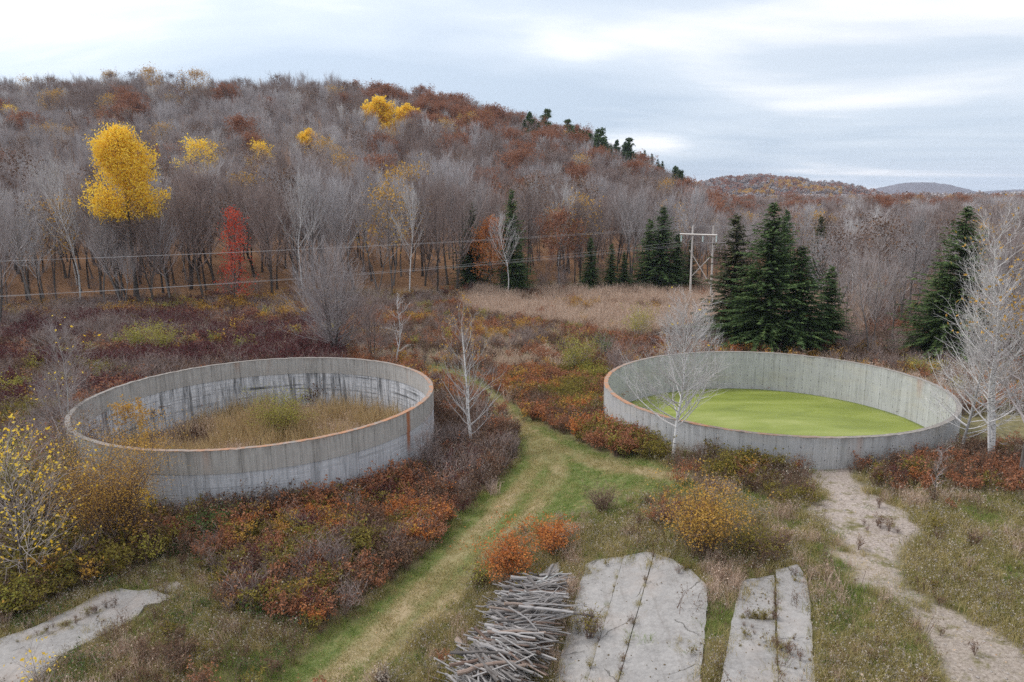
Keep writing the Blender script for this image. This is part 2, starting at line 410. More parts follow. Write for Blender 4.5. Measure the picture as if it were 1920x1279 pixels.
    base = mixc(t, mth(t, 'MULTIPLY', top_, 0.4), base, (0.14, 0.12, 0.10))
    base = mixc(t, 0.5, base, mixc(t, fine, (0.7, 0.7, 0.7), (1.25, 1.25, 1.25)), 'MULTIPLY')
    t.links.new(base, b.inputs['Base Color'])
    b.inputs['Roughness'].default_value = 0.9
    bump(t, b, mth(t, 'ADD', fine, mth(t, 'MULTIPLY', streak, 0.4)), 0.3, 0.015)
    return mt
_p = (lambda: None)
_r = ray(762, 772); _k = (CAMZ - RIM) / -_r[2]
RUN = math.atan2(_r[1] * _k - T1['c'][1], _r[0] * _k - T1['c'][0])
M['c_upper'] = concrete_mat('upper_concrete', T1['c'], 'upper')
M['c_lower'] = concrete_mat('lower_concrete', T1['c'], 'lower')
M['c_panel'] = concrete_mat('panel_concrete', T2['c'], 'panel')
def rim_mat(center, a0, spread):
    mt, t, b = newmat('lichened_rim')
    p = pos(t)
    s = N(t, 'ShaderNodeSeparateXYZ'); t.links.new(p, s.inputs[0])
    ang = mth(t, 'ARCTAN2', mth(t, 'SUBTRACT', s.outputs[1], center[1]), mth(t, 'SUBTRACT', s.outputs[0], center[0]))
    d = mth(t, 'ABSOLUTE', mth(t, 'SUBTRACT', ang, a0))
    d = mth(t, 'MINIMUM', d, mth(t, 'SUBTRACT', 2 * math.pi, d))
    n = noise(t, p, 1.2, 6, 0.7)
    f = mth(t, 'MULTIPLY', mapr(t, d, spread, spread * 0.45), mapr(t, n, 0.40, 0.56), clamp=True)
    c = ramp(t, noise(t, p, 5, 5, 0.7), [(0.3, (0.16, 0.145, 0.13)), (0.7, (0.33, 0.305, 0.28))])
    o = ramp(t, noise(t, p, 8, 5, 0.7), [(0.3, (0.30, 0.15, 0.09)), (0.7, (0.46, 0.25, 0.14))])
    t.links.new(mixc(t, f, c, o), b.inputs['Base Color'])
    return mt
def slab_mat():
    mt, t, b = newmat('slab_concrete')
    p = pos(t); o = N(t, 'ShaderNodeObjectInfo')
    c = ramp(t, mth(t, 'ADD', mth(t, 'MULTIPLY', noise(t, p, 1.1, 8, 0.75), 0.45), mth(t, 'MULTIPLY', noise(t, p, 7, 8, 0.8), 0.55)), [(0.30, (0.117, 0.108, 0.104)), (0.46, (0.252, 0.243, 0.234)), (0.64, (0.360, 0.347, 0.333))])
    st = mapr(t, noise(t, p, 0.6, 9, 0.8, 0.3), 0.55, 0.70)
    c = mixc(t, mth(t, 'MULTIPLY', st, 0.7), c, (0.17, 0.15, 0.14))
    wm = mapr(t, noise(t, p, 0.35, 4, 0.6), 0.5, 0.66)
    c = mixc(t, mth(t, 'MULTIPLY', wm, 0.4), c, (0.36, 0.295, 0.25))
    mpl = N(t, 'ShaderNodeMapping'); mpl.inputs['Scale'].default_value = (3.5, 0.25, 1); t.links.new(p, mpl.inputs[0])
    c = mixc(t, mth(t, 'MULTIPLY', mapr(t, noise(t, mpl.outputs[0], 1.0, 7, 0.75), 0.54, 0.66), 0.45), c, (0.16, 0.145, 0.13))
    # cracks
    vo = N(t, 'ShaderNodeTexVoronoi', feature='DISTANCE_TO_EDGE'); vo.inputs['Scale'].default_value = 0.30
    mp = N(t, 'ShaderNodeVectorMath', operation='ADD'); t.links.new(p, mp.inputs[0])
    nz = N(t, 'ShaderNodeVectorMath', operation='SCALE'); nz.inputs['Scale'].default_value = 0.5
    t.links.new(noise(t, p, 1.6, 5, 0.7, out='Color'), nz.inputs[0]); t.links.new(nz.outputs[0], mp.inputs[1])
    t.links.new(mp.outputs[0], vo.inputs['Vector'])
    ck = mapr(t, vo.outputs['Distance'], 0.002, 0.007, 1, 0)
    ck = mth(t, 'MULTIPLY', ck, mapr(t, noise(t, p, 0.6, 3), 0.48, 0.54))
    c = mixc(t, mth(t, 'MULTIPLY', ck, 0.8), c, (0.05, 0.045, 0.035))
    moss = mapr(t, noise(t, p, 1.7, 9, 0.85), 0.60, 0.70)
    c = mixc(t, mth(t, 'MULTIPLY', moss, 0.6), c, (0.12, 0.10, 0.04))
    fine = noise(t, p, 30, 4, 0.8)
    c = mixc(t, 0.45, c, mixc(t, fine, (0.7, 0.7, 0.7), (1.3, 1.3, 1.3)), 'MULTIPLY')
    t.links.new(c, b.inputs['Base Color'])
    bump(t, b, mth(t, 'SUBTRACT', fine, mth(t, 'MULTIPLY', ck, 3)), 0.5, 0.015)
    return mt
M['slab'] = slab_mat()
def duck_mat():
    mt, t, b = newmat('duckweed')
    p = pos(t)
    mp = N(t, 'ShaderNodeMapping'); mp.inputs['Scale'].default_value = (0.5, 1.6, 1); mp.inputs['Rotation'].default_value = (0, 0, 0.5)
    t.links.new(p, mp.inputs[0])
    c = ramp(t, noise(t, mp.outputs[0], 0.35, 7, 0.6, 0.4), [(0.32, (0.14, 0.175, 0.022)), (0.5, (0.20, 0.24, 0.038)), (0.68, (0.27, 0.30, 0.08))])
    sp_ = mapr(t, noise(t, p, 7, 4, 0.9), 0.68, 0.74)
    c = mixc(t, mth(t, 'MULTIPLY', sp_, 0.5), c, (0.10, 0.11, 0.03))
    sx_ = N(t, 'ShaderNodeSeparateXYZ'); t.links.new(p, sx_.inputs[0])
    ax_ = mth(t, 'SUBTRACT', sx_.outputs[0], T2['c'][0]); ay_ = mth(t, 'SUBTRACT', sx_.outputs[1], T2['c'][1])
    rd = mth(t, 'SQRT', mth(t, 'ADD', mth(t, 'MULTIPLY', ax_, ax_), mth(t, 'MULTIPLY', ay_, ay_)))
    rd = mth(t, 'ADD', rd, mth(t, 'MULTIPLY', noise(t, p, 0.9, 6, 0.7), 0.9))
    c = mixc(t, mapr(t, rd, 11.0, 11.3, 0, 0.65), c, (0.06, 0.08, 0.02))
    f = noise(t, p, 40, 3, 0.8)
    c = mixc(t, 0.4, c, mixc(t, f, (0.75, 0.75, 0.75), (1.25, 1.25, 1.25)), 'MULTIPLY')
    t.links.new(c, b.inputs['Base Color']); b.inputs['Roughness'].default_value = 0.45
    b.inputs['Specular IOR Level'].default_value = 0.35
    bump(t, b, f, 0.25, 0.01)
    return mt
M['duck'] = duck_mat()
def simple(name, stops, scale=4, rough=0.8, stretch=None):
    mt, t, b = newmat(name)
    p = N(t, 'ShaderNodeTexCoord').outputs['Object']
    if stretch:
        mp = N(t, 'ShaderNodeMapping'); mp.inputs['Scale'].default_value = stretch; t.links.new(p, mp.inputs[0]); p = mp.outputs[0]
    o = N(t, 'ShaderNodeObjectInfo')
    n = noise(t, p, scale, 6, 0.7)
    f = mth(t, 'ADD', mth(t, 'MULTIPLY', n, 0.75), mth(t, 'MULTIPLY', mth(t, 'SUBTRACT', o.outputs['Random'], 0.5), 0.4))
    f = mth(t, 'ADD', f, 0.12)
    c = ramp(t, f, stops)
    t.links.new(c, b.inputs['Base Color']); b.inputs['Roughness'].default_value = rough
    bump(t, b, n, 0.5, 0.02)
    return mt
M['log'] = simple('weathered_wood', [(0.25, (0.07, 0.06, 0.055)), (0.45, (0.21, 0.195, 0.185)), (0.62, (0.34, 0.325, 0.32)), (0.85, (0.46, 0.42, 0.385))], 5, 0.85, (0.5, 7, 7))
M['log_bark'] = simple('brown_log_bark', [(0.25, (0.06, 0.04, 0.03)), (0.5, (0.18, 0.125, 0.10)), (0.8, (0.33, 0.27, 0.23))], 5, 0.9, (1.2, 6, 6))
M['log_birch'] = simple('birch_log_bark', [(0.25, (0.10, 0.09, 0.08)), (0.42, (0.36, 0.38, 0.37)), (0.8, (0.58, 0.60, 0.58))], 3, 0.7, (6, 1.5, 1.5))
M['log_end'] = simple('log_end_grain', [(0.25, (0.10, 0.065, 0.045)), (0.8, (0.30, 0.22, 0.16))], 12)
M['pole'] = simple('weathered_pole', [(0.25, (0.34, 0.30, 0.27)), (0.8, (0.64, 0.61, 0.57))], 3, 0.85, (4, 4, 0.4))
M['wire'] = simple('aluminium_wire', [(0.2, (0.36, 0.36, 0.37)), (0.8, (0.46, 0.46, 0.47))], 1, 0.4)
M['insul'] = simple('pale_glass_insulator', [(0.2, (0.42, 0.58, 0.55)), (0.8, (0.60, 0.72, 0.70))], 2, 0.25)
M['mud'] = simple('tank_mud', [(0.2, (0.05, 0.04, 0.025)), (0.8, (0.15, 0.11, 0.06))], 2)
M['rock'] = simple('pale_stone', [(0.2, (0.25, 0.22, 0.2)), (0.8, (0.52, 0.48, 0.44))], 6)
M['dark'] = simple('dark_hole', [(0.2, (0.03, 0.03, 0.03)), (0.8, (0.06, 0.055, 0.05))], 2)
def farhill(name, cols, scale):
    mt, t, b = newmat(name)
    c = ramp(t, noise(t, pos(t), scale, 8, 0.75), [(0.3 + 0.4 * k / (len(cols) - 1), cc) for k, cc in enumerate(cols)])
    t.links.new(c, b.inputs['Base Color']); return mt

# ------------------------------------------------------------------ mesh helpers
class MB:
    """collects vertices and faces with material slots; build() links them as one mesh object"""
    def __init__(s): s.v = []; s.f = []; s.m = []; s.n = 0
    def add(s, V, Fc, mi=0):
        s.v.append(np.asarray(V, float)); Fc = [tuple(int(i) + s.n for i in f) for f in Fc]
        s.f += Fc; s.m += [mi] * len(Fc); s.n += len(V)
    def mesh(s, name, mats, smooth=False):
        me = bpy.data.meshes.new(name)
        V = np.concatenate(s.v) if s.v else np.zeros((0, 3))
        me.from_pydata(V.tolist(), [], s.f)
        for mt in mats: me.materials.append(mt)
        if len(mats) > 1: me.polygons.foreach_set('material_index', np.array(s.m, np.int32))
        if smooth: me.polygons.foreach_set('use_smooth', np.ones(len(s.f), bool))
        me.update()
        return me
    def build(s, name, mats, parent=None, smooth=False, loc=None):
        return link(name, s.mesh(name, mats if isinstance(mats, list) else [mats], smooth), parent, loc)
def link(name, data, parent=None, loc=None):
    o = bpy.data.objects.new(name, data)
    col.objects.link(o)
    if parent is not None: o.parent = parent
    if loc is not None: o.location = loc
    return o
def tag(o, label=None, cat=None, group=None, kind=None):
    if label: o['label'] = label
    if cat: o['category'] = cat
    if group: o['group'] = group
    if kind: o['kind'] = kind
    return o
def empty(name, loc=(0, 0, 0), rz=0.0):
    o = link(name, None); o.location = loc; o.rotation_euler = (0, 0, rz); return o

def tube(mb, pts, rad, sides, mi=0, cap=False):
    pts = np.asarray(pts, float); n = len(pts)
    d = np.gradient(pts, axis=0)
    d /= (np.linalg.norm(d, axis=1)[:, None] + 1e-9)
    ref = np.array((0.0, 0, 1)) if abs(d[0][2]) < 0.8 else np.array((1.0, 0, 0))
    a = np.cross(d, ref); a /= (np.linalg.norm(a, axis=1)[:, None] + 1e-9)
    b = np.cross(d, a)
    th = np.arange(sides) * 2 * math.pi / sides
    V = pts[:, None, :] + np.asarray(rad)[:, None, None] * (a[:, None, :] * np.cos(th)[None, :, None] + b[:, None, :] * np.sin(th)[None, :, None])
    V = V.reshape(-1, 3); Fc = []
    for i in range(n - 1):
        for k in range(sides):
            k2 = (k + 1) % sides
            Fc.append((i * sides + k, i * sides + k2, (i + 1) * sides + k2, (i + 1) * sides + k))
    mb.add(V, Fc, mi)
    if cap:
        mb.add(V[:sides], [tuple(range(sides))[::-1]], mi if cap is True else cap)
        mb.add(V[-sides:], [tuple(range(sides))], mi if cap is True else cap)
def ribbon(mb, pts, rad, rng, mi=0):
    pts = np.asarray(pts, float); d = pts[-1] - pts[0]
    s = rng.normal(size=3); s = np.cross(d, s); s /= (np.linalg.norm(s) + 1e-9)
    n = len(pts); V = []
    for i in range(n - 1):
        V += [pts[i] - s * rad[i], pts[i] + s * rad[i]]
    V.append(pts[-1])
    Fc = [(2 * i, 2 * i + 1, 2 * i + 3, 2 * i + 2) for i in range(n - 2)] + [(2 * n - 4, 2 * n - 3, 2 * n - 2)]
    mb.add(V, Fc, mi)
def quads(mb, C, size, rng, mi=0, flat=0.0, asp=1.0):
    """leaf-sized bent quads round the points C"""
    n = len(C)
    if n == 0: return
    C = np.asarray(C, float)
    a = rng.normal(size=(n, 3)); a[:, 2] *= (1 - flat)
    a /= np.linalg.norm(a, axis=1)[:, None]
    b = rng.normal(size=(n, 3)); b[:, 2] *= (1 - flat)
    b = b - (b * a).sum(1)[:, None] * a; b /= np.linalg.norm(b, axis=1)[:, None]
    s = (size * (0.6 + 0.8 * rng.random(n)))[:, None]
    V = np.stack([C - a * s, C - b * s * 0.6 * asp, C + a * s, C + b * s * 0.6 * asp], 1).reshape(-1, 3)
    mb.add(V, [(4 * i, 4 * i + 1, 4 * i + 2, 4 * i + 3) for i in range(n)], mi)

def norm(v): return v / (np.linalg.norm(v) + 1e-9)
def perp(d, rng):
    a = np.cross(d, rng.normal(size=3)); return norm(a)

def bare_tree(seed, H=16, r0=0.17, first=0.3, n1=26, n2=9, n3=7, spread=0.34, up=0.35, stems=1, lean=0.05, tw=0.013, twl=0.9, fork=0.0, shape='oval', near=False, droop=0.0, maxlen=1.0, wob=1.0, asc=0.0, side_=1.0):
    """returns trunk MB, crown MB and the twig tip points"""
    rng = np.random.default_rng(seed)
    tk, cw = MB(), MB(); tips = []
    for s_ in range(stems):
        ang = rng.random() * 6.28
        off = np.array((math.cos(ang), math.sin(ang), 0)) * (0.12 * r0 * 10 if stems > 1 else 0)
        d = norm(np.array((rng.normal() * lean, rng.normal() * lean, 1)) + off * (0.35 if stems > 1 else 0) * (1 + rng.random()))
        Hs = H * (1 if s_ == 0 else 0.72 + 0.25 * rng.random())
        ns = 12; P = [off.copy()]; 
        for i in range(ns):
            d = norm(d + rng.normal(size=3) * 0.05 + np.array((0, 0, 0.06)))
            P.append(P[-1] + d * Hs / ns)
        P = np.array(P); tt = np.linspace(0, 1, ns + 1)
        Rr = r0 * (1 if s_ == 0 else 0.75) * ((1 - tt) ** 0.85 * 0.94 + 0.05)
        Rr[0] *= 1.35
        tube(tk, P, Rr, 8 if near else 6)
        for i in range(n1 if s_ == 0 else int(n1 * 0.7)):
            t = first + (1 - first) * ((i + rng.random()) / n1) ** 0.9
            t = min(t, 0.985)
            k = t * ns; k0 = int(k); p0 = P[k0] + (P[min(k0 + 1, ns)] - P[k0]) * (k - k0)
            td = norm(P[min(k0 + 1, ns)] - P[max(k0 - 1, 0)])
            q = (t - first) / (1 - first)
            if shape == 'oval': L = Hs * spread * (0.35 + 1.25 * math.sin(math.pi * min(1, 0.22 + 0.78 * q)) ** 0.8) * (0.7 + 0.5 * rng.random())
            elif shape == 'cone': L = Hs * spread * (1.15 - q) * (0.7 + 0.5 * rng.random())
            else: L = Hs * spread * (1.25 - 0.75 * q) * (0.7 + 0.5 * rng.random())
            L = min(L, maxlen * Hs)
            az = i * 2.4 + rng.normal() * 0.5
            side = norm(np.array((math.cos(az), math.sin(az), 0)))
            el = min(1.35, 0.35 + asc + 0.55 * q + rng.normal() * 0.12)
            d1 = norm(side * math.cos(el) + np.array((0, 0, 1)) * math.sin(el))
            n_s = 5; B = [p0]; dd = d1
            for j in range(n_s):
                dd = norm(dd + rng.normal(size=3) * 0.13 * wob + np.array((0, 0, up * 0.35 - droop * 0.25 * j)))
                B.append(B[-1] + dd * L / n_s)
            B = np.array(B)
            rb = max(0.5 * np.interp(t, tt, Rr), tw * 1.3) * (0.75 + 0.3 * rng.random())
            rb = min(rb, (0.014 if near else 0.022) * L + tw)
            RB = rb * (1 - np.linspace(0, 1, n_s + 1)) ** 0.8 * 0.9 + tw * 0.6
            tube(cw, B, RB, 5 if near else 3)
            for a in range(n2):
                f = 0.18 + 0.82 * (a + rng.random()) / n2; f = min(f, 0.99)
                k = f * n_s; k0 = int(k); b0 = B[k0] + (B[min(k0 + 1, n_s)] - B[k0]) * (k - k0)
                bd = norm(B[min(k0 + 1, n_s)] - B[max(k0 - 1, 0)])
                L2 = L * (0.5 - 0.28 * f) * (0.7 + 0.6 * rng.random()) + twl * 0.3
                d2 = norm(bd + perp(bd, rng) * (0.75 + 0.3 * rng.random()) * side_ + np.array((0, 0, up * 0.5 - droop * 0.6)))
                C = [b0]; dd = d2
                for j in range(3):
                    dd = norm(dd + rng.normal(size=3) * 0.16 * wob + np.array((0, 0, up * 0.25 - droop * 0.3)))
                    C.append(C[-1] + dd * L2 / 3)
                C = np.array(C)
                r2 = max(tw * 1.1, rb * 0.35)
                RC = r2 * np.array((1, 0.8, 0.6, 0.3))
                if near: tube(cw, C, RC, 3)
                else: ribbon(cw, C, RC, rng)
                tips.append(C[-1])
                for c_ in range(n3):
                    g = (c_ + rng.random()) / n3 * 0.98
                    k = g * 3; k0 = min(int(k), 2); c0 = C[k0] + (C[k0 + 1] - C[k0]) * (k - k0)
                    d3 = norm(d2 + perp(d2, rng) * (0.6 + 0.5 * rng.random()) * side_ + np.array((0, 0, up * 0.4 - droop * 0.7)))
                    l3 = twl * (0.5 + 0.9 * rng.random())
                    mid_ = c0 + d3 * l3 * 0.5 + rng.normal(size=3) * 0.04 * l3
                    end = mid_ + norm(d3 + np.array((0, 0, up * 0.5 - droop))) * l3 * 0.5
                    ribbon(cw, [c0, mid_, end], (tw * 0.55, tw * 0.42, 0), rng)
                    tips.append(end); 
    top = max(np.concatenate(tk.v)[:, 2].max(), np.concatenate(cw.v)[:, 2].max()); q = H / top
    tk.v = [a * q for a in tk.v]; cw.v = [a * q for a in cw.v]
    return tk, cw, np.array(tips) * q

def leafed(seed, leafm, n, size, thin=1.0, zmin=0.0, **kw):
    tk, cw, tips = bare_tree(seed, **kw)
    rng = np.random.default_rng(seed + 500)
    t = tips[tips[:, 2] > zmin]
    lf = MB()
    c = t[rng.integers(0, len(t), n)] + rng.normal(size=(n, 3)) * 0.28 * thin
    quads(lf, c, size, rng)
    return tk, cw, lf

def spruce_mb(seed, H=16, rad=3.2, bare=0.05, dens=1.0, ragged=0.15):
    rng = np.random.default_rng(seed)
    tk, fo = MB(), MB()
    P = np.array([(rng.normal() * 0.02 * i, rng.normal() * 0.02 * i, H * i / 8) for i in range(9)])
    tube(tk, P, 0.018 * H * (1 - np.linspace(0, 1, 9)) + 0.015, 7)
    nl = int(H * 2.6)
    for i in range(nl):
        t = (i + rng.random() * 0.8) / nl
        z = H * (bare + (1 - bare) * t)
        Rz = rad * ((1 - t) ** 0.85) + 0.12
        if t < 0.12: Rz *= 0.55 + 3.5 * t
        nb = int((11 + 17 * (1 - t)) * dens)
        for b in range(nb):
            az = rng.random() * 6.283
            L = Rz * (0.45 + 0.65 * rng.random()) * (1 + rng.normal() * ragged)
            L = max(L, 0.15); zb = z + rng.normal() * 0.16
            el = -0.30 + 0.85 * t + rng.normal() * 0.14
            side = np.array((math.cos(az), math.sin(az), 0)); lat = np.array((-side[1], side[0], 0))
            n = max(3, int(L / 0.22))
            f = (np.arange(n) + rng.random(n)) / n
            r = f * L
            zz = zb + r * math.tan(el) * 1.0 - 0.10 * r * r / max(L, 0.5) + 0.22 * np.maximum(0, f - 0.7) * L
            base = side[None] * r[:, None] + np.stack([0 * r, 0 * r, zz], 1)
            # spray needles: narrow drooping triangles to each side
            for sgn in (-1, 1, 0):
                w_ = (0.20 + 0.40 * (1 - f)) * min(1, L / 1.4 + 0.25) * (0.6 + 0.7 * rng.random(n))
                dirv = lat[None] * sgn * w_[:, None] + side[None] * (0.28 * np.ones(n) + rng.normal(size=n) * 0.05)[:, None] * (1.0 if sgn else 1.2)
                dirv[:, 2] -= 0.05 + 0.10 * rng.random(n)
                wd = side[None] * 0.085 if sgn else lat[None] * 0.09
                up_ = np.array((0, 0, 0.05)) * rng.normal(size=(n, 1))
                V = np.stack([base - wd, base + wd + up_, base + dirv], 1).reshape(-1, 3)
                fo.add(V, [(3 * q, 3 * q + 1, 3 * q + 2) for q in range(n)])
    return tk, fo

def pine_mb(seed, H=17):
    """white pine: irregular tiers of flat sprays on a bare lower trunk"""
    rng = np.random.default_rng(seed)
    tk, fo = MB(), MB()
    P = np.array([(rng.normal() * 0.05 * i, rng.normal() * 0.05 * i, H * i / 8) for i in range(9)])
    tube(tk, P, 0.22 * (1 - np.linspace(0, 1, 9)) + 0.03, 6)
    for i in range(38):
        t = 0.28 + 0.72 * rng.random()
        L = (1.1 - t) * 5.0 * (0.5 + 0.7 * rng.random()) + 0.4
        az = rng.random() * 6.28; side = np.array((math.cos(az), math.sin(az), 0.18))
        p0 = np.array((0, 0, H * t)); p1 = p0 + side * L
        tube(tk, [p0, (p0 + p1) / 2 + (0, 0, -0.1), p1], (0.06, 0.04, 0.02), 3)
        n = 110
        f = 0.35 + 0.65 * rng.random(n)
        c = p0 + side[None] * (L * f)[:, None] + rng.normal(size=(n, 3)) * np.array((0.5, 0.5, 0.38)) * (0.5 + 0.25 * L)
        quads(fo, c, 0.22, rng)
    return tk, fo

# ground plants
def grass_mb(seed, n=46, h=0.45, sp_=0.22, wd=0.008, bend=0.35, heads=0):
    rng = np.random.default_rng(seed); mb = MB()
    for i in range(n):
        p = np.array((rng.normal() * sp_, rng.normal() * sp_, 0)); hh = h * (0.5 + 0.7 * rng.random())
        d = np.array((rng.normal(), rng.normal(), 0)) * bend * hh
        ribbon(mb, [p, p + d * 0.3 + (0, 0, hh * 0.6), p + d + (0, 0, hh)], (wd, wd * 0.8, 0), rng)
        if heads and rng.random() < 0.12:
            quads(mb, p + d + (0, 0, hh) + rng.normal(size=(heads, 3)) * 0.035, 0.035, rng, 1)
    return mb
def weed_mb(seed, n=9, h=1.0, sp_=0.28, leaves=90, lsize=0.045, top=0.5, heads=30, br=3):
    """stalks with side branches, withered leaves and fluffy tops"""
    rng = np.random.default_rng(seed); mb = MB(); C = []; Hd = []
    for i in range(n):
        p = np.array((rng.normal() * sp_, rng.normal() * sp_, 0)); hh = h * (0.6 + 0.6 * rng.random())
        q = p + np.array((rng.normal() * 0.15, rng.normal() * 0.15, 1)) * hh
        mdl = (p + q) / 2 + rng.normal(size=3) * 0.03
        ribbon(mb, [p, mdl, q], (0.010, 0.008, 0), rng)
        for b in range(br):
            f = 0.45 + 0.5 * rng.random(); s = p + (q - p) * f
            e_ = s + np.array((rng.normal(), rng.normal(), 1.1)) * hh * 0.16
            ribbon(mb, [s, (s + e_) / 2, e_], (0.006, 0.005, 0), rng); Hd.append(e_)
        Hd.append(q)
        C += [p + (q - p) * f + rng.normal(size=3) * (0.07, 0.07, 0.03) for f in rng.random(max(1, leaves // n))]
    quads(mb, C, lsize, rng, 1, asp=0.7)
    heads = int(heads * 0.6)
    if heads:
        Hd = np.array(Hd); c = Hd[rng.integers(0, len(Hd), heads)] + rng.normal(size=(heads, 3)) * 0.05
        quads(mb, c, 0.032, rng, 2)
    return mb
def shrub_mb(seed, R=0.6, h=1.0, stems=9, leaves=240, lsize=0.05, fill=0.55, tw=0.007, hollow=0.5):
    """arching stems with leaves concentrated on the outside"""
    rng = np.random.default_rng(seed); mb = MB(); C = []
    for i in range(stems):
        az = rng.random() * 6.28; e_ = (0.3 + 0.8 * rng.random()) * R
        p = np.array((rng.normal() * 0.1 * R, rng.normal() * 0.1 * R, 0))
        q = p + np.array((math.cos(az) * e_, math.sin(az) * e_, h * (0.55 + 0.5 * rng.random())))
        mdl = (p + q) / 2 + np.array((0, 0, 0.12 * h))
        ribbon(mb, [p, mdl, q], (tw * 1.5, tw, 0), rng)
        for b in range(6):
            s = mdl + (q - mdl) * (rng.random() * 1.0) if b % 2 else p + (mdl - p) * (0.5 + 0.5 * rng.random())
            r = s + np.array((rng.normal() * 0.3 * R, rng.normal() * 0.3 * R, (0.05 + 0.3 * rng.random()) * h))
            ribbon(mb, [s, (s + r) / 2 + (0, 0, 0.03), r], (tw * 0.8, tw * 0.6, 0), rng)
            C += [s + (r - s) * f for f in rng.random(8) ** hollow]
    C = np.array(C)
    c = C[rng.integers(0, len(C), leaves)] + rng.normal(size=(leaves, 3)) * 0.09 * R
    c[:, 2] = np.abs(c[:, 2])
    quads(mb, c, lsize, rng, 1)
    return mb

# ------------------------------------------------------------------ scatter by geometry nodes
_protos = {}
def proto(key, mb, mats):
    o = bpy.data.objects.new('proto_' + key, mb.mesh(key, mats)); _protos[key] = o; return o
_gcache = {}
def scatter(name, label, cat, pts, keys, idx, scl, parent=None, tilt=0.0, kind='stuff', seed=1):
    """one object: points that carry plants picked from a set"""
    n = len(pts)
    if n == 0: return None
    rng = np.random.default_rng(seed)
    me = bpy.data.meshes.new(name)
    me.from_pydata(np.asarray(pts).tolist(), [], [])
    rot = np.stack([rng.normal(size=n) * tilt, rng.normal(size=n) * tilt, rng.random(n) * 6.283], 1)
    a = me.attributes.new('rot', 'FLOAT_VECTOR', 'POINT'); a.data.foreach_set('vector', rot.astype(np.float32).ravel())
    a = me.attributes.new('scl', 'FLOAT', 'POINT'); a.data.foreach_set('value', np.asarray(scl, np.float32))
    a = me.attributes.new('idx', 'INT', 'POINT'); a.data.foreach_set('value', np.asarray(idx, np.int32))
    o = link(name, me)
    c = bpy.data.collections.new(name + '_set')
    for k in keys: c.objects.link(_protos[k])
    order = {k: i for i, k in enumerate(sorted(keys))}
    me.attributes['idx'].data.foreach_set('value', np.array([order[keys[i]] for i in idx], np.int32))
    g = bpy.data.node_groups.new(name + '_scatter', 'GeometryNodeTree')
    g.interface.new_socket('Geometry', in_out='INPUT', socket_type='NodeSocketGeometry')
    g.interface.new_socket('Geometry', in_out='OUTPUT', socket_type='NodeSocketGeometry')
    gi = g.nodes.new('NodeGroupInput'); go = g.nodes.new('NodeGroupOutput')
    iop = g.nodes.new('GeometryNodeInstanceOnPoints'); ci = g.nodes.new('GeometryNodeCollectionInfo')
    ci.inputs['Collection'].default_value = c
    ci.inputs['Separate Children'].default_value = True; ci.inputs['Reset Children'].default_value = True
    iop.inputs['Pick Instance'].default_value = True
    def at_(nm, ty):
        x = g.nodes.new('GeometryNodeInputNamedAttribute'); x.data_type = ty; x.inputs['Name'].default_value = nm
        return [s for s in x.outputs if s.enabled][0]
    g.links.new(gi.outputs[0], iop.inputs['Points']); g.links.new(ci.outputs[0], iop.inputs['Instance'])
    g.links.new(at_('rot', 'FLOAT_VECTOR'), iop.inputs['Rotation']); g.links.new(at_('scl', 'FLOAT'), iop.inputs['Scale'])
    g.links.new(at_('idx', 'INT'), iop.inputs['Instance Index'])
    g.links.new(iop.outputs[0], go.inputs[0])
    md = o.modifiers.new('scatter', 'NODES'); md.node_group = g
    tag(o, label, cat, None, kind)
    return o

def sample(bounds, spacing, seed, jit=0.5):
    x0, x1, y0, y1 = bounds
    X, Y = np.meshgrid(np.arange(x0, x1, spacing), np.arange(y0, y1, spacing))
    X = X.ravel(); Y = Y.ravel(); rng = np.random.default_rng(seed)
    X = X + rng.uniform(-jit, jit, X.shape) * spacing; Y = Y + rng.uniform(-jit, jit, Y.shape) * spacing
    px, py, dep = proj(X, Y, height(X, Y))
    k = (dep > 3) & (px > -160) & (px < 2080) & (py < 1420)
    d1 = np.hypot(X - T1['c'][0], Y - T1['c'][1]); d2 = np.hypot(X - T2['c'][0], Y - T2['c'][1])
    k &= (d1 > T1['r'] + 0.15) & (d2 > T2['r'] + 0.15)
    return X[k], Y[k], px[k], py[k], rng

def jit(px, py, X, Y, a=22):
    return px + (fbm(X, Y, 1.6, 141, 3) - 0.5) * a * 2.4, py + (fbm(X, Y, 1.6, 151, 3) - 0.5) * a * 1.2
def outside_slabs(px, py, grow=0):
    ok = np.ones(px.shape, bool)
    for g in P_SLABS.values():
        for poly in g:
            ok &= ~inpoly(px, py, poly)
    return ok
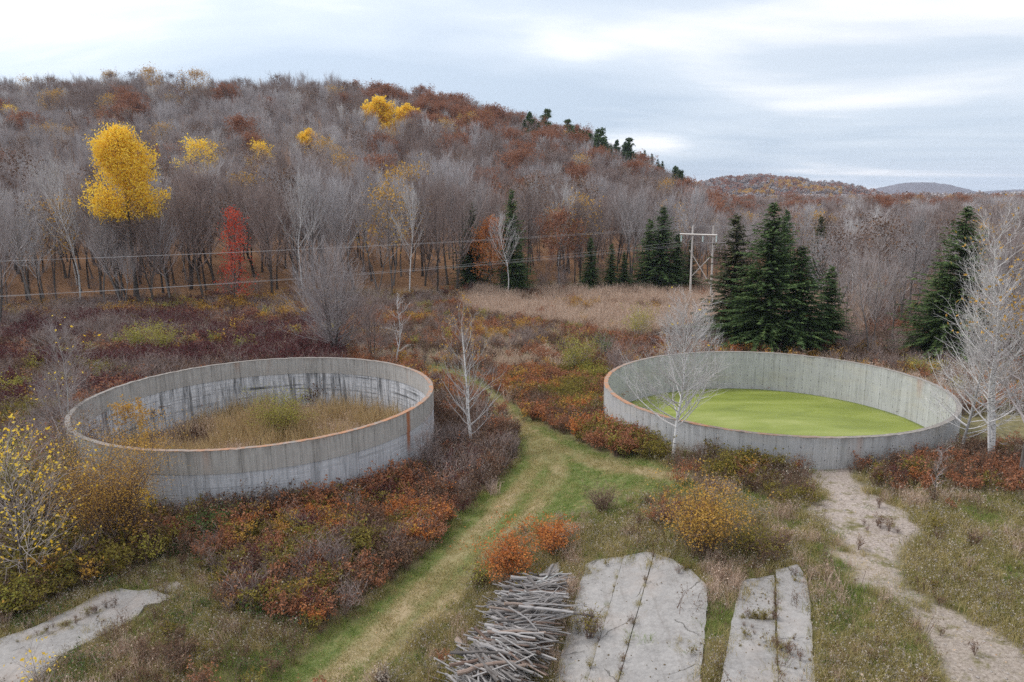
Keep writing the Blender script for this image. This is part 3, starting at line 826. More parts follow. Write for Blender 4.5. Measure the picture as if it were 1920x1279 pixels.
# ------------------------------------------------------------------ ground
def rutmask(X, Y):
    rut = np.zeros_like(X)
    for line in RUTS:
        W = np.array([at(*q) for q in line])
        for a, b_ in zip(W[:-1], W[1:]):
            ab = b_ - a; tt = np.clip(((X - a[0]) * ab[0] + (Y - a[1]) * ab[1]) / (ab @ ab), 0, 1)
            dd = np.hypot(X - a[0] - tt * ab[0], Y - a[1] - tt * ab[1])
            rut = np.maximum(rut, (1 - ss(0.25, 0.85, dd)))
    return rut
def build_ground():
    def axis(a, b, s, lo, hi, gr):
        c = list(np.arange(a, b + 1e-6, s)); d = s
        x = c[-1]
        while x < hi: d *= gr; x += d; c.append(x)
        d = s; x = c[0]; pre = []
        while x > lo: d *= gr; x -= d; pre.append(x)
        return np.array(pre[::-1] + c)
    xs = axis(-40, 42, 0.28, -4200, 4200, 1.07)
    ys = axis(16, 66, 0.28, -60, 6000, 1.045)
    X, Y = np.meshgrid(xs, ys); Z = height(X, Y)
    nx, ny = len(xs), len(ys)
    px, py, dep = proj(X, np.maximum(Y, 1), Z)
    ok = (dep > 3)
    def soft(poly):     # fraction of jittered samples inside, gives ragged edges
        s = 0
        for k in range(6):
            jx = (vn(X, Y, 0.5, 40 + k) - 0.5) * 34; jy = (vn(X, Y, 0.5, 60 + k) - 0.5) * 20
            s = s + inpoly(px + jx, py + jy, poly)
        return np.where(ok, s / 6.0, 0)
    mp = soft(P_PATH)
    mg = np.maximum(soft(P_GRAV), soft(P_DIRT) * 0.85)
    mr = soft(P_REED)
    # worn wheel lines along the track
    rut = rutmask(X, Y)
    rut *= 0.35 + 0.65 * ss(0.35, 0.6, fbm(X, Y, 3, 77))
    edge = np.interp(px, EDX, EDY)
    mf = (ss(0, 18, edge - py + (fbm(X, Y, 6, 8) - 0.5) * 30) * (Y > 50))
    V = np.stack([X.ravel(), Y.ravel(), Z.ravel()], 1)
    i = np.arange(nx * ny).reshape(ny, nx)
    Fq = np.stack([i[:-1, :-1], i[:-1, 1:], i[1:, 1:], i[1:, :-1]], -1).reshape(-1, 4)
    cx = V[Fq].mean(1)
    inside = (np.hypot(cx[:, 0] - T1['c'][0], cx[:, 1] - T1['c'][1]) < T1['r'] - 0.17) | (np.hypot(cx[:, 0] - T2['c'][0], cx[:, 1] - T2['c'][1]) < T2['r'] - 0.17)
    am = {'m_path': mp, 'm_grav': mg, 'm_reed': mr, 'm_rut': rut, 'm_forest': mf}
    fp = mp.ravel()[Fq].mean(1) > 0.5
    gxy = (px.ravel()[Fq].mean(1), py.ravel()[Fq].mean(1))
    fg = inpoly(*gxy, P_GRAV); fd = inpoly(*gxy, P_DIRT)
    cls = np.zeros(len(Fq), int); cls[fp] = 1; cls[fg] = 2; cls[fd] = 3; cls[inside] = -1
    for c, nm, lb in ((0, 'ground', 'rough autumn ground of dry grass and fallen leaves'), (1, 'grass_path', 'mown grass track with worn wheel lines between the tanks'),
                      (2, 'gravel_ground', 'bare pale gravel patch in front of the right tank'), (3, 'dirt_track', 'sandy dirt track running to the lower right corner')):
        f = Fq[cls == c]; use = np.unique(f); mapi = np.zeros(len(V), int); mapi[use] = np.arange(len(use))
        me = bpy.data.meshes.new(nm); me.from_pydata(V[use].tolist(), [], mapi[f].tolist())
        for k, a in am.items():
            at_ = me.attributes.new(k, 'FLOAT', 'POINT'); at_.data.foreach_set('value', a.ravel()[use].astype(np.float32))
        me.materials.append(M['ground']); me.polygons.foreach_set('use_smooth', np.ones(len(f), bool))
        tag(link(nm, me), lb, None, None, 'structure')
RUTS = [[(600, 1290), (720, 1180), (860, 1040), (960, 930), (1010, 870), (1000, 820), (940, 760), (840, 705)],
        [(680, 1290), (790, 1180), (920, 1040), (1010, 950), (1050, 890), (1040, 850), (1000, 810)],
        [(1020, 830), (1120, 870), (1240, 890), (1400, 930), (1520, 985), (1640, 1075)]]
EDX = [-400, 0, 200, 420, 600, 850, 1050, 1300, 1450, 1700, 1920, 2400]
EDY = [596, 590, 578, 568, 562, 549, 541, 530, 528, 535, 560, 570]
build_ground()

# ------------------------------------------------------------------ tanks
def panel_mesh(name, r_in, r_out, da, z0, z1, mt, ch=0.02):
    """a wall panel curved with the tank, its vertical edges chamfered; local origin = tank centre, middle at angle 0"""
    n = 4; h = da / 2
    gap = 0.0008 / r_out
    A = np.linspace(-h + gap, h - gap, n + 1)
    prof = []
    for k, a in enumerate(A):
        prof.append((a, r_out))
    c_ = ch / r_out
    ring = [(A[0], r_out - ch)] + [(A[0] + c_, r_out)] + [(a, r_out) for a in A[1:-1]] + [(A[-1] - c_, r_out)] + [(A[-1], r_out - ch)] + \
           [(A[-1], r_in + ch)] + [(A[-1] - c_, r_in)] + [(a, r_in) for a in A[1:-1][::-1]] + [(A[0] + c_, r_in)] + [(A[0], r_in + ch)]
    V = []
    for z in (z0, z1):
        V += [(r * math.cos(a), r * math.sin(a), z) for a, r in ring]
    k = len(ring)
    Fc = [(i, (i + 1) % k, k + (i + 1) % k, k + i) for i in range(k)] + [tuple(range(k))[::-1], tuple(range(k, 2 * k))]
    mb = MB(); mb.add(V, Fc)
    return mb.mesh(name, [mt])
def ring_mb(r0, r1, z0, z1, n=220, wob=0.0, seed=0):
    rng = np.random.default_rng(seed); mb = MB(); V = []
    for i in range(n):
        a = 2 * math.pi * i / n; w_ = rng.normal() * wob
        for r, z in ((r0 + w_, z0), (r1 + w_ + rng.normal() * wob, z0), (r1 + w_ * 0.5 + rng.normal() * wob, z1 + w_), (r0 + w_, z1 + w_)):
            V.append((r * math.cos(a), r * math.sin(a), z))
    Fc = []
    for i in range(n):
        j = (i + 1) % n
        for k in range(4):
            k2 = (k + 1) % 4
            Fc.append((4 * i + k, 4 * j + k, 4 * j + k2, 4 * i + k2))
    mb.add(V, Fc); return mb
def copies(me, name, n, root, z=0.0, rj=0.006, seed=0, zj=0.0):
    rng = np.random.default_rng(seed)
    first = None
    for i in range(n):
        a = 2 * math.pi * i / n
        o = link(name, me, root) if first is None else first.copy()
        if first is None: first = o
        else: col.objects.link(o)
        j = rng.uniform(-rj, rj)
        o.location = (j * math.cos(a), j * math.sin(a), z + rng.uniform(-zj, zj)); o.rotation_euler = (0, 0, a)
tank = empty('concrete_tank', (T1['c'][0], T1['c'][1], 0))
tag(tank, 'round open concrete tank overgrown with cattails, rust run down its outer wall', 'tank')
r = T1['r']
copies(panel_mesh('upper_panel', r - 0.28, r, 2 * math.pi / 96, RIM - 1.27, RIM, M['c_upper']), 'upper_panel', 96, tank, seed=1)
copies(panel_mesh('lower_panel', r - 0.24, r - 0.035, 2 * math.pi / 60, -2.2, RIM - 1.273, M['c_lower'], 0.015), 'lower_panel', 60, tank, seed=2, rj=0.004)
bands = MB()
for k in range(11):     # board ledges left by the formwork
    z = RIM - 1.6 - k * 0.27
    for rr in (r - 0.232, r - 0.045):
        q = ring_mb(rr - 0.014, rr + 0.014, z, z + 0.018, 150, 0.003, k)
        bands.add(np.concatenate(q.v), q.f)
bd = bands.build('board_marks', M['c_lower'], tank); bd['kind'] = 'stuff'
ring_mb(r - 0.285, r + 0.006, RIM + 0.002, RIM + 0.03, 240, 0.010, 5).build('rim', rim_mat(T1['c'], -0.5, 1.7), tank)
ring_mb(0.01, r - 0.28, -1.25, -1.2, 90).build('tank_floor', M['mud'], tank)

tank2 = empty('concrete_tank', (T2['c'][0], T2['c'][1], 0))
tag(tank2, 'round open concrete tank of narrow wall panels full of green duckweed', 'tank')
r = T2['r']
copies(panel_mesh('wall_panel', r - 0.28, r, 2 * math.pi / 112, -1.5, RIM, M['c_panel'], 0.010), 'wall_panel', 112, tank2, seed=3, rj=0.004)
ring_mb(r - 0.285, r + 0.006, RIM + 0.002, RIM + 0.03, 240, 0.010, 6).build('rim', rim_mat(T2['c'], 3.4, 1.45), tank2)
th = MB()
for i in range(112):
    a = 2 * math.pi * (i + 0.5) / 112
    for zz in (3.45, 2.75, 2.05, 1.35):
        for rr, s_ in ((r - 0.276, -1), (r - 0.006, 1)):
            c = np.array((rr * math.cos(a), rr * math.sin(a), zz + random.uniform(-0.03, 0.03)))
            t_ = np.array((-math.sin(a), math.cos(a), 0)); nrm = np.array((math.cos(a), math.sin(a), 0)) * s_
            q = 0.035 * random.uniform(0.7, 1.2); V = [c + t_ * q * math.cos(b) + np.array((0, 0, q * math.sin(b))) for b in np.arange(6) * math.pi / 3] + [c + nrm * 0.03]
            th.add(V, [(k, (k + 1) % 6, 6) for k in range(6)])
o = th.build('tie_holes', M['dark'], tank2); o['kind'] = 'stuff'
# duckweed sheet
dk = MB(); nr, na = 16, 96; V = [(0, 0, 0)]
for i in range(1, nr + 1):
    for k in range(na):
        a = 2 * math.pi * k / na; rr = (r - 0.285) * i / nr
        V.append((rr * math.cos(a), rr * math.sin(a), 0.012 * (vn(rr * math.cos(a), rr * math.sin(a), 1.2, 4) - 0.5)))
Fc = [(0, 1 + k, 1 + (k + 1) % na) for k in range(na)]
for i in range(nr - 1):
    for k in range(na):
        Fc.append((1 + i * na + k, 1 + i * na + na + k, 1 + i * na + na + (k + 1) % na, 1 + i * na + (k + 1) % na))
dk.add(V, Fc)
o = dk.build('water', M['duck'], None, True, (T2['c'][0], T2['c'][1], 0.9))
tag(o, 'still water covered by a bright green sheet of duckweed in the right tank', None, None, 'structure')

# ------------------------------------------------------------------ concrete slabs
def slab(name, polys, label, cat, up=0.07, th_=0.45, seed=0):
    root = None; co_all = None
    for pi, poly in enumerate(polys):
        W = [at(*q) for q in poly]
        if root is None:
            cx, cy_ = np.mean(W, axis=0); zc_ = height(cx, cy_); root = empty(name, (cx, cy_, float(zc_)))
            tag(root, label, cat)
        # subdivide and roughen the outline
        Q = []
        rng = np.random.default_rng(seed + pi)
        for a, b in zip(W, W[1:] + W[:1]):
            a = np.array(a); b = np.array(b); n = max(1, int(np.linalg.norm(b - a) / 0.25))
            for k in range(n):
                q = a + (b - a) * k / n
                ln = np.linalg.norm(b - a)
                # the long joint edges stay straight, the outer edges are broken
                amp = 0.012 if (len(polys) > 1 and ln > 6 and not (pi == len(polys) - 1 and a[0] > cx + 0.9) and not (pi == 0 and a[0] < cx - 0.9)) else 0.03
                Q.append(q + ((rng.normal(size=2) * amp * 0.5 + (float(fbm(q[0], q[1], 1.1, 91)) - 0.5) * amp * 3) if k else 0))
        zt = [float(height(*q)) + up for q in Q]
        # one plane for the top, so that the panel is a rigid slab
        Qa = np.array(Q); gx, gy = np.meshgrid(np.linspace(Qa[:, 0].min(), Qa[:, 0].max(), 40), np.linspace(Qa[:, 1].min(), Qa[:, 1].max(), 60))
        gx, gy = gx.ravel(), gy.ravel(); kk = inpoly(gx, gy, [tuple(q) for q in Q]); gx, gy = gx[kk], gy[kk]
        B = np.c_[gx, gy, np.ones(len(gx))]; hz_ = height(gx, gy)
        if co_all is None: co_all = np.linalg.lstsq(B, hz_, rcond=None)[0]
        dz = np.quantile(hz_ - B @ co_all, 1.0)
        A = np.c_[Qa, np.ones(len(Q))]
        zp = A @ co_all + dz + 0.035 + rng.normal() * 0.003
        n = len(Q); c0 = np.array((cx, cy_, float(zc_)))
        V = [np.array((q[0], q[1], z)) - c0 for q, z in zip(Q, zp)] + [np.array((q[0], q[1], z - th_)) - c0 for q, z in zip(Q, zp)]
        mb = MB(); mb.add(V, [tuple(range(n)), tuple(range(n, 2 * n))[::-1]] + [(i, n + i, n + (i + 1) % n, (i + 1) % n) for i in range(n)])
        o = mb.build('slab_panel', M['slab'], root)
        if len(polys) == 1: pass
    return root
slab('concrete_slab', P_SLABS['big'], 'wide cracked concrete floor slab in three strips beside the log pile', 'slab', seed=1)
slab('concrete_slab', P_SLABS['strip'], 'narrow concrete floor slab with a dark stain, right of the grassy gap', 'slab', seed=11)
slab('concrete_slab', P_SLABS['left'], 'pale broken concrete slab in the lower left corner among weeds', 'slab', seed=21)
slab('concrete_slab', P_SLABS['bits'], 'small patch of bare concrete between the log pile and orange sumac', 'slab', seed=31)
slab('concrete_slab', P_SLABS['crumb'], 'small concrete fragment past the tip of the lower left slab', 'slab', seed=41)


# ------------------------------------------------------------------ tree kinds
def mesh_of(mb, name, mats): return mb.mesh(name, mats if isinstance(mats, list) else [mats])
class Kind:
    """meshes of one kind of tree: list of (part name, mesh), its height, and a joined mesh for the far wood"""
    def __init__(s, key, H, parts):
        s.key, s.H = key, H
        s.meshes = [(nm, mb.mesh(nm, [mt])) for nm, mb, mt in parts]
        j = MB(); mats = []
        for k, (nm, mb, mt) in enumerate(parts):
            if mb.n: j.add(np.concatenate(mb.v), mb.f, k); mats.append(mt)
        proto(key, j, mats)
def plant_tree(kind, x, y, H, label, cat='tree', group=None, name='bare_tree', rz=None, up=-0.05, sx=1.0, tiltx=0.0, tilty=0.0, z=None):
    k = kind; s = H / k.H
    r = empty(name, (x, y, (float(height(x, y)) if z is None else z) + up), RNG.random() * 6.28 if rz is None else rz)
    r.scale = (s * sx, s * sx, s); r.rotation_euler[0] = tiltx; r.rotation_euler[1] = tilty
    tag(r, label, cat, group)
    for nm, me in k.meshes: link(nm, me, r)
    return r
KD = {}
def K_bare(key, mats, **kw):
    tk, cw, _ = bare_tree(**kw)
    KD[key] = Kind(key, kw.get('H', 16), [('trunk', tk, mats[0]), ('crown', cw, mats[1])])
def K_leaf(key, mats, n, size, zmin, thin=1.0, **kw):
    tk, cw, lf = leafed(kw.pop('seed'), None, n, size, thin, zmin, **kw)
    KD[key] = Kind(key, kw.get('H', 16), [('trunk', tk, mats[0]), ('crown', cw, mats[1]), ('leaves', lf, mats[2])])
for i in range(5):
    K_bare('bare%d' % i, (M['bark'], M['twig']), seed=10 + i, H=16, r0=0.21, first=0.46 - 0.06 * (i % 3), n1=30, n2=10, n3=7, spread=0.29 + 0.03 * (i % 2), up=0.62, tw=0.019, twl=1.05, lean=0.09, stems=1 + (i % 3 == 1), wob=0.5, asc=0.3, side_=0.6)
for i in range(3):
    K_bare('brown%d' % i, (M['bark_dark'], M['twig_brown']), seed=30 + i, H=15, r0=0.21, first=0.32, n1=32, n2=10, n3=7, spread=0.31, up=0.5, tw=0.019, twl=1.0, lean=0.08, stems=1 + (i == 1), wob=0.55, asc=0.25, side_=0.65)
for i in range(2):
    K_bare('pale%d' % i, (M['bark_birch'], M['twig_birch']), seed=50 + i, H=16, r0=0.13, first=0.35, n1=28, n2=8, n3=6, spread=0.27, up=0.55, tw=0.018, twl=0.9, wob=0.6, asc=0.25, side_=0.7)
for i in range(3):
    K_leaf('rust%d' % i, (M['bark_dark'], M['twig_brown'], M['leaf_oak']), 3600, 0.17, 4, seed=60 + i, H=14, r0=0.17, first=0.3, n1=26, n2=8, n3=5, spread=0.36, up=0.2, tw=0.015)
K_leaf('fade0', (M['bark'], M['twig'], M['leaf_gold']), 700, 0.18, 6, seed=70, H=16, r0=0.16, first=0.38, n1=28, n2=9, n3=8, spread=0.27, up=0.4, tw=0.015)
K_leaf('fade1', (M['bark'], M['twig'], M['leaf_brown']), 900, 0.14, 4, seed=71, H=15, r0=0.16, first=0.34, n1=28, n2=9, n3=8, spread=0.3, up=0.3, tw=0.015)
K_leaf('gold0', (M['bark_white'], M['twig_pale'], M['leaf_yellow']), 1500, 0.17, 7, seed=72, H=15, r0=0.14, first=0.42, n1=24, n2=8, n3=5, spread=0.24, up=0.45, tw=0.014)
K_leaf('gold1', (M['bark_dark'], M['twig_brown'], M['leaf_yellow']), 8000, 0.24, 5, seed=73, H=14, r0=0.16, first=0.36, n1=26, n2=8, n3=5, spread=0.30, up=0.35, tw=0.014)
K_leaf('bigyellow', (M['bark_dark'], M['twig_brown'], M['leaf_yellow']), 27000, 0.16, 13.0, 1.4, seed=75, H=25, r0=0.34, first=0.42, n1=60, n2=11, n3=7, spread=0.165, up=0.2, tw=0.018, lean=0.0)
K_leaf('narrowred', (M['bark_dark'], M['twig_brown'], M['leaf_red']), 2300, 0.12, 1.0, seed=76, H=14, r0=0.11, first=0.1, n1=40, n2=6, n3=4, spread=0.14, up=0.15, tw=0.012, twl=0.7, shape='even')
K_leaf('narroworange', (M['bark_dark'], M['twig_brown'], M['leaf_orange']), 4200, 0.14, 3.0, seed=77, H=13, r0=0.13, first=0.2, n1=36, n2=7, n3=4, spread=0.2, up=0.0, tw=0.012, shape='oval')
for i, (H, rad, mt) in enumerate([(16, 5.6, 'needle'), (15, 4.6, 'needle_olive'), (13, 4.2, 'needle'), (12, 2.9, 'needle')]):
    tk, fo = spruce_mb(90 + i, H, rad, 0.02 if i != 3 else 0.06, 1.15 if i != 1 else 0.9, 0.22)
    KD['spruce%d' % i] = Kind('spruce%d' % i, H, [('trunk', tk, M['bark_dark']), ('crown', fo, M[mt])])
for i in range(2):
    tk, fo = pine_mb(100 + i, 17)
    KD['pine%d' % i] = Kind('pine%d' % i, 17, [('trunk', tk, M['bark_dark']), ('crown', fo, M['needle'])])
K_bare('undergrowth', (M['bark_dark'], M['twig_brown']), seed=110, H=4.5, r0=0.03, first=0.1, n1=14, n2=6, n3=5, spread=0.4, up=0.4, stems=4, tw=0.010, twl=0.5)

def tree_px(key, px, base, top, label, cat='tree', name='bare_tree', sx=1.0, group=None, **kw):
    x, y = at(px, base)
    H = height_for(x, y, float(height(x, y)), top)
    return plant_tree(KD[key], x, y, H, label, cat, group, name, sx=sx, **kw)

# --- the single trees one can pick out
TAKEN = []
def T(key, px, base, top, label, name='bare_tree', **kw):
    o = tree_px(key, px, base, top, label, name=name, **kw); TAKEN.append((o.location.x, o.location.y, 1.6 if 'spruce' not in key else 3.4)); return o
T('bigyellow', 262, 580, 236, 'tall tree with a full bright yellow crown at the forest edge', 'yellow_tree', sx=0.8)
T('pale0', 152, 574, 262, 'white-barked leafless birch just left of the big yellow tree', 'birch_tree')
T('narrowred', 443, 578, 385, 'slim tree with scarlet leaves among grey trunks', 'red_tree')
T('pale1', 768, 556, 328, 'white leafless tree with a spreading crown in the forest behind the left tank', 'birch_tree')
T('narroworange', 922, 548, 405, 'narrow orange-brown leafy tree between a dark spruce and a white birch', 'orange_tree')
T('pale0', 952, 556, 380, 'white bare birch in front of a dark spruce, beside the orange-brown tree', 'birch_tree', sx=1.15)
T('rust1', 1045, 540, 385, 'rust-leaved tree alone in the grey wood behind the reed field', 'rust_tree', sx=0.8)
for px, ba, to, k, sx, lb in [
    (1436, 657, 381, 0, 1.28, 'tallest dark spruce of the clump behind the right tank'),
    (1370, 640, 402, 1, 1.28, 'olive-green thinner spruce beside the wooden power pole'),
    (1492, 662, 462, 2, 1.46, 'dark bushy spruce on the right side of the tallest spruce'),
    (1404, 650, 505, 2, 1.46, 'low dark spruce filling the gap between the olive and the tallest spruce'),
    (1548, 655, 500, 3, 1.34, 'shorter thin spruce at the right end of the clump behind the right tank'),
    (1784, 668, 388, 0, 1.22, 'lone dark spruce behind the pale birches on the right'),
    (1752, 672, 505, 2, 1.3, 'broad low dark spruce at the foot of the lone right spruce'),
    (1240, 545, 388, 2, 1.16, 'tallest spruce of the group left of the power pole'),
    (1216, 543, 412, 3, 1.2, 'slim spruce on the left edge of the group left of the power pole'),
    (1268, 545, 440, 3, 1.2, 'spruce directly left of the power pole crossarm'),
    (1292, 543, 450, 1, 0.9, 'olive spruce half behind the power pole'),
    (1107, 546, 446, 3, 1.1, 'small isolated spruce at the back of the reed field, leftmost of three'),
    (1146, 545, 458, 3, 1.1, 'small spruce at the back of the reed field, middle of three'),
    (1169, 545, 472, 3, 1.2, 'shortest small spruce at the back of the reed field, rightmost of three'),
    (961, 546, 357, 2, 0.75, 'tall narrow spruce rising behind the white bare birch'),
    (975, 550, 470, 2, 1.0, 'low dark spruce at the foot of the white bare birch'),
    (885, 535, 382, 3, 1.2, 'narrow dark spruce left of the orange-brown tree'),
    (1530, 560, 405, 1, 0.9, 'olive spruce deeper in the wood right of the spruce clump'),
    (1467, 545, 395, 3, 1.0, 'thin spruce top showing behind the tallest spruce')]:
    T('spruce%d' % k, px, ba, to, lb, 'spruce_tree', sx=sx)
# right-hand side bare trees in front of the wood
for px, ba, to, k, lb in [(1630, 668, 438, 'bare1', 'grey bare tree with a round crown standing behind the right tank'),
                          (1590, 640, 470, 'bare3', 'leaner bare tree left of the round-crowned one behind the right tank'),
                          (1672, 650, 480, 'bare2', 'bare tree right of the round-crowned one behind the right tank'),
                          (1860, 700, 430, 'bare0', 'grey bare tree behind the pale birches at the right edge'),
                          (1915, 690, 400, 'brown1', 'brownish bare tree at the right edge of the wood')]:
    T(k, px, ba, to, lb)
def C_(key, px, py, H, label, name, frac=0.7, sx=1.0):
    x, y = crown_at(px, py, H, frac); TAKEN.append((x, y, 3.5))
    return plant_tree(KD[key], x, y, H, label, name=name, sx=sx)
C_('gold0', 372, 292, 17, 'half-bare tree with a sloping yellow crown right of the big yellow tree', 'yellow_tree', 0.72, 1.2)
C_('gold1', 578, 266, 12, 'small golden tree low on the wooded slope', 'yellow_tree')
C_('gold0', 488, 292, 14, 'sparse orange-yellow tree behind the scarlet one', 'yellow_tree')
C_('gold0', 458, 188, 14, 'pale yellow tree high on the left part of the hill', 'yellow_tree')
C_('gold1', 664, 192, 16, 'small bright yellow tree near the ridge, leftmost of three', 'yellow_tree', 0.7, 0.8)
C_('gold1', 712, 216, 17, 'bright yellow tree near the ridge, middle and tallest of three', 'yellow_tree', 0.65, 1.05)
C_('gold1', 760, 224, 14, 'bright yellow tree near the ridge, rightmost of three', 'yellow_tree', 0.65, 1.15)
C_('gold1', 1060, 262, 12, 'yellow-orange tree beside the pines on the ridge', 'yellow_tree', 0.65, 0.7)
C_('gold0', 18, 215, 12, 'small faded yellow tree on the far left hillside', 'yellow_tree')
C_('narroworange', 935, 372, 10, 'small orange crown peeping over the tall narrow spruce', 'orange_tree', 0.7, 1.2)
C_('rust0', 214, 222, 15, 'wide rust-coloured oak above the big yellow tree', 'rust_tree', 0.65, 1.5)
C_('rust2', 1078, 336, 13, 'leaning rust oak on the lower right flank of the hill', 'rust_tree', 0.65, 1.1)
C_('spruce3', 68, 190, 13, 'single dark spruce high on the left hillside', 'spruce_tree', 0.5)
for i, (px, py, H, lb) in enumerate([(1025, 224, 17, 'large white pine with flat tiers on the skyline, left part of the pine row'),
        (992, 226, 13, 'small pine at the left end of the pine row on the ridge'), (1066, 243, 15, 'bushy pine next to the yellow-orange ridge tree'),
        (1126, 262, 17, 'pine with a broad top in the middle of the ridge pines'), (1178, 278, 16, 'isolated spreading pine at the right end of the ridge pines'),
        (1090, 256, 12, 'short pine on the ridge right of the bushy pine'), (1108, 275, 12, 'low pine under the broad-topped ridge pine'),
        (1143, 285, 10, 'slim pine between the broad-topped and the isolated pine'), (1044, 236, 10, 'slim young pine on the ridge, next to the largest one')]):
    C_('pine%d' % (i % 2), px, py, H + 2, lb, 'pine_tree', 0.8, 1.1)
rgc = np.random.default_rng(77)
for i in range(26):
    px = 1085 + 8.0 * i + rgc.normal() * 4; py = np.interp(px, [1080, 1180, 1290], [254, 288, 336]) + rgc.uniform(-3, 20)
    x, y = crown_at(px, py, 15, 0.7); TAKEN.append((x, y, 3.0))
    plant_tree(KD['spruce3' if i % 3 else 'pine1'], x, y, 13 + 4 * rgc.random(), 'small dark conifer in the row running down the right end of the ridge', 'tree', 'small conifers down the right end of the ridge', 'conifer_tree', sx=0.9)
for i, (px, py) in enumerate([(275, 132), (374, 132), (350, 140), (290, 145)]):
    C_('fade0', px, py - 6, 18, ['leggy birch with a few golden leaves standing above the ridge, leftmost of four', 'tallest leggy birch on the skyline with thin golden leaves',
                             'leggy skyline birch just left of the tallest one', 'low leggy skyline birch near the leftmost one'][i], 'birch_tree', 0.8)

for i, (dx, dy, H, k) in enumerate([(-3.2, 0.8, 19, 'bare1'), (2.6, -1.2, 18, 'brown0'), (-1.6, -2.2, 16, 'bare4'), (4.6, 1.5, 20, 'bare2'), (1.0, 2.6, 19, 'brown1'), (-5.4, -0.6, 20, 'bare0')]):
    x, y = at(262, 580)
    plant_tree(KD[k], x + dx, y + dy, H, 'tall leafless tree crowding round the trunk of the big yellow tree', 'tree', 'leafless trees round the big yellow tree', 'bare_tree')
# --- the wood: the 300 that show largest as single trees, the rest as one object
def wood_points():
    P = []
    for b, s, seed in (((-330, 250, 60, 335), 4.7, 301), ((60, 620, 335, 900), 8.5, 302), ((-420, 120, 335, 460), 9.0, 303)):
        X, Y, px, py, rng = sample(b, s, seed)
        e = np.interp(px, EDX, EDY) + (fbm(X, Y, 12, 31) - 0.5) * 14
        k = py < e
        sparse = (px > 1540) & (py < 676) & (py >= e) & (rng.random(len(X)) < 0.30)
        sparse |= (px < 60) & (py < 640) & (py >= e) & (rng.random(len(X)) < 0.25)
        k |= sparse
        if seed == 302: k &= (Y > 335)
        P.append(np.stack([X, Y, px, py], 1)[k])
    return np.concatenate(P)
W = wood_points()
keep = np.ones(len(W), bool)
for x, y, rr in TAKEN:
    keep &= np.hypot(W[:, 0] - x, W[:, 1] - y) > rr * (0.8 if y < 140 else 1.2)
    if y > 140:
        d0 = math.hypot(x, y); al = (W[:, 0] * x + W[:, 1] * y) / d0; la = np.abs(W[:, 0] * y - W[:, 1] * x) / d0
        keep &= ~((al < d0) & (al > d0 - 10) & (la < 3.5))
W = W[keep]
rng = np.random.default_rng(55)
kinds = []
for x, y, px, py in W:
    q = rng.random()
    n_ = float(fbm(x, y, 45, 71)); n2_ = float(fbm(x, y, 22, 72))
    _, cyy, _ = proj(x, y, float(height(x, y)) + 10)
    rust = 0.03 + 0.6 * (ss(700, 790, px) * ss(1010, 930, px) * (cyy < 250)) + 0.16 * (ss(0.58, 0.70, n_)) * (y > 150) + 0.16 * (px > 1000) * (cyy < 330) * (cyy > 200)
    rust *= 1.0 if y > 150 else 0.35
    if q < rust * 0.8: kinds.append('rust%d' % rng.integers(3))
    elif q < rust * 0.8 + 0.10: kinds.append('fade1')
    elif q < rust * 0.8 + 0.135: kinds.append('fade0')
    elif q < rust * 0.8 + 0.20: kinds.append('pale%d' % rng.integers(2))
    elif px > 930 and px < 1290 and cyy < 330 and q < rust * 0.8 + 0.215 and n2_ > 0.45: kinds.append('spruce3')
    elif n2_ < 0.46: kinds.append('brown%d' % rng.integers(3))
    else: kinds.append('bare%d' % rng.integers(5))
kinds = np.array(kinds)
Hh = np.where(W[:, 1] < 150, np.where(W[:, 2] < 900, 20.5, 17.0), 14.0) * (0.78 + 0.42 * rng.random(len(W)))
Hh = np.where((W[:, 0] / W[:, 1] > 0.28), Hh * 0.86, Hh)
_, _, dep = proj(W[:, 0], W[:, 1], height(W[:, 0], W[:, 1]))
infr = (W[:, 2] > -40) & (W[:, 2] < 1960)
order = np.argsort(np.where(infr, dep - Hh * 2, 1e6))
single = order[:218]
LB = {'bare': ('grey leafless tree in the front rows of the wood', 'grey leafless trees in the front rows of the wood'),
      'brow': ('brownish leafless tree in the front rows of the wood', 'brownish leafless trees in the front rows of the wood'),
      'pale': ('white-stemmed leafless tree in the front rows of the wood', 'white-stemmed trees in the front rows of the wood'),
      'rust': ('tree holding rust-brown leaves in the front rows of the wood', 'rust-leaved trees in the front rows of the wood'),
      'fade': ('nearly bare tree with a few faded leaves in the front rows of the wood', 'nearly bare trees with faded leaves in the front rows'),
      'spru': ('dark spruce among bare trees on the slope', 'dark spruces on the slope')}
def zone(px):
    for lim, z in ((150, 'left of the big yellow tree'), (440, 'between the big yellow and the scarlet tree'), (768, 'between the scarlet and the white spreading tree'),
                   (1240, 'behind the reed field'), (9999, 'beyond the power pole and right tank')):
        if px < lim: return z
for i in single:
    k = kinds[i]; l, g = [q.replace('in the front rows of the wood', '').replace('in the front rows', '').strip() + ' ' + zone(W[i, 2]) for q in LB[k[:4]]]
    plant_tree(KD[k], W[i, 0], W[i, 1], Hh[i], l, 'tree', g, {'bare': 'bare_tree', 'brow': 'bare_tree', 'pale': 'birch_tree', 'rust': 'rust_tree', 'fade': 'fading_tree', 'spru': 'spruce_tree'}[k[:4]])
rest = np.setdiff1d(np.arange(len(W)), single)
keys = sorted(set(kinds))
scatter('forest', 'mixed autumn wood of bare grey, rust and pale trees covering the hill', None,
        np.stack([W[rest, 0], W[rest, 1], height(W[rest, 0], W[rest, 1]) - 0.1], 1), keys, [keys.index(k) for k in kinds[rest]],
        Hh[rest] / np.array([KD[k].H for k in kinds[rest]]), tilt=0.03)
print('wood', len(W), 'rest', len(rest))
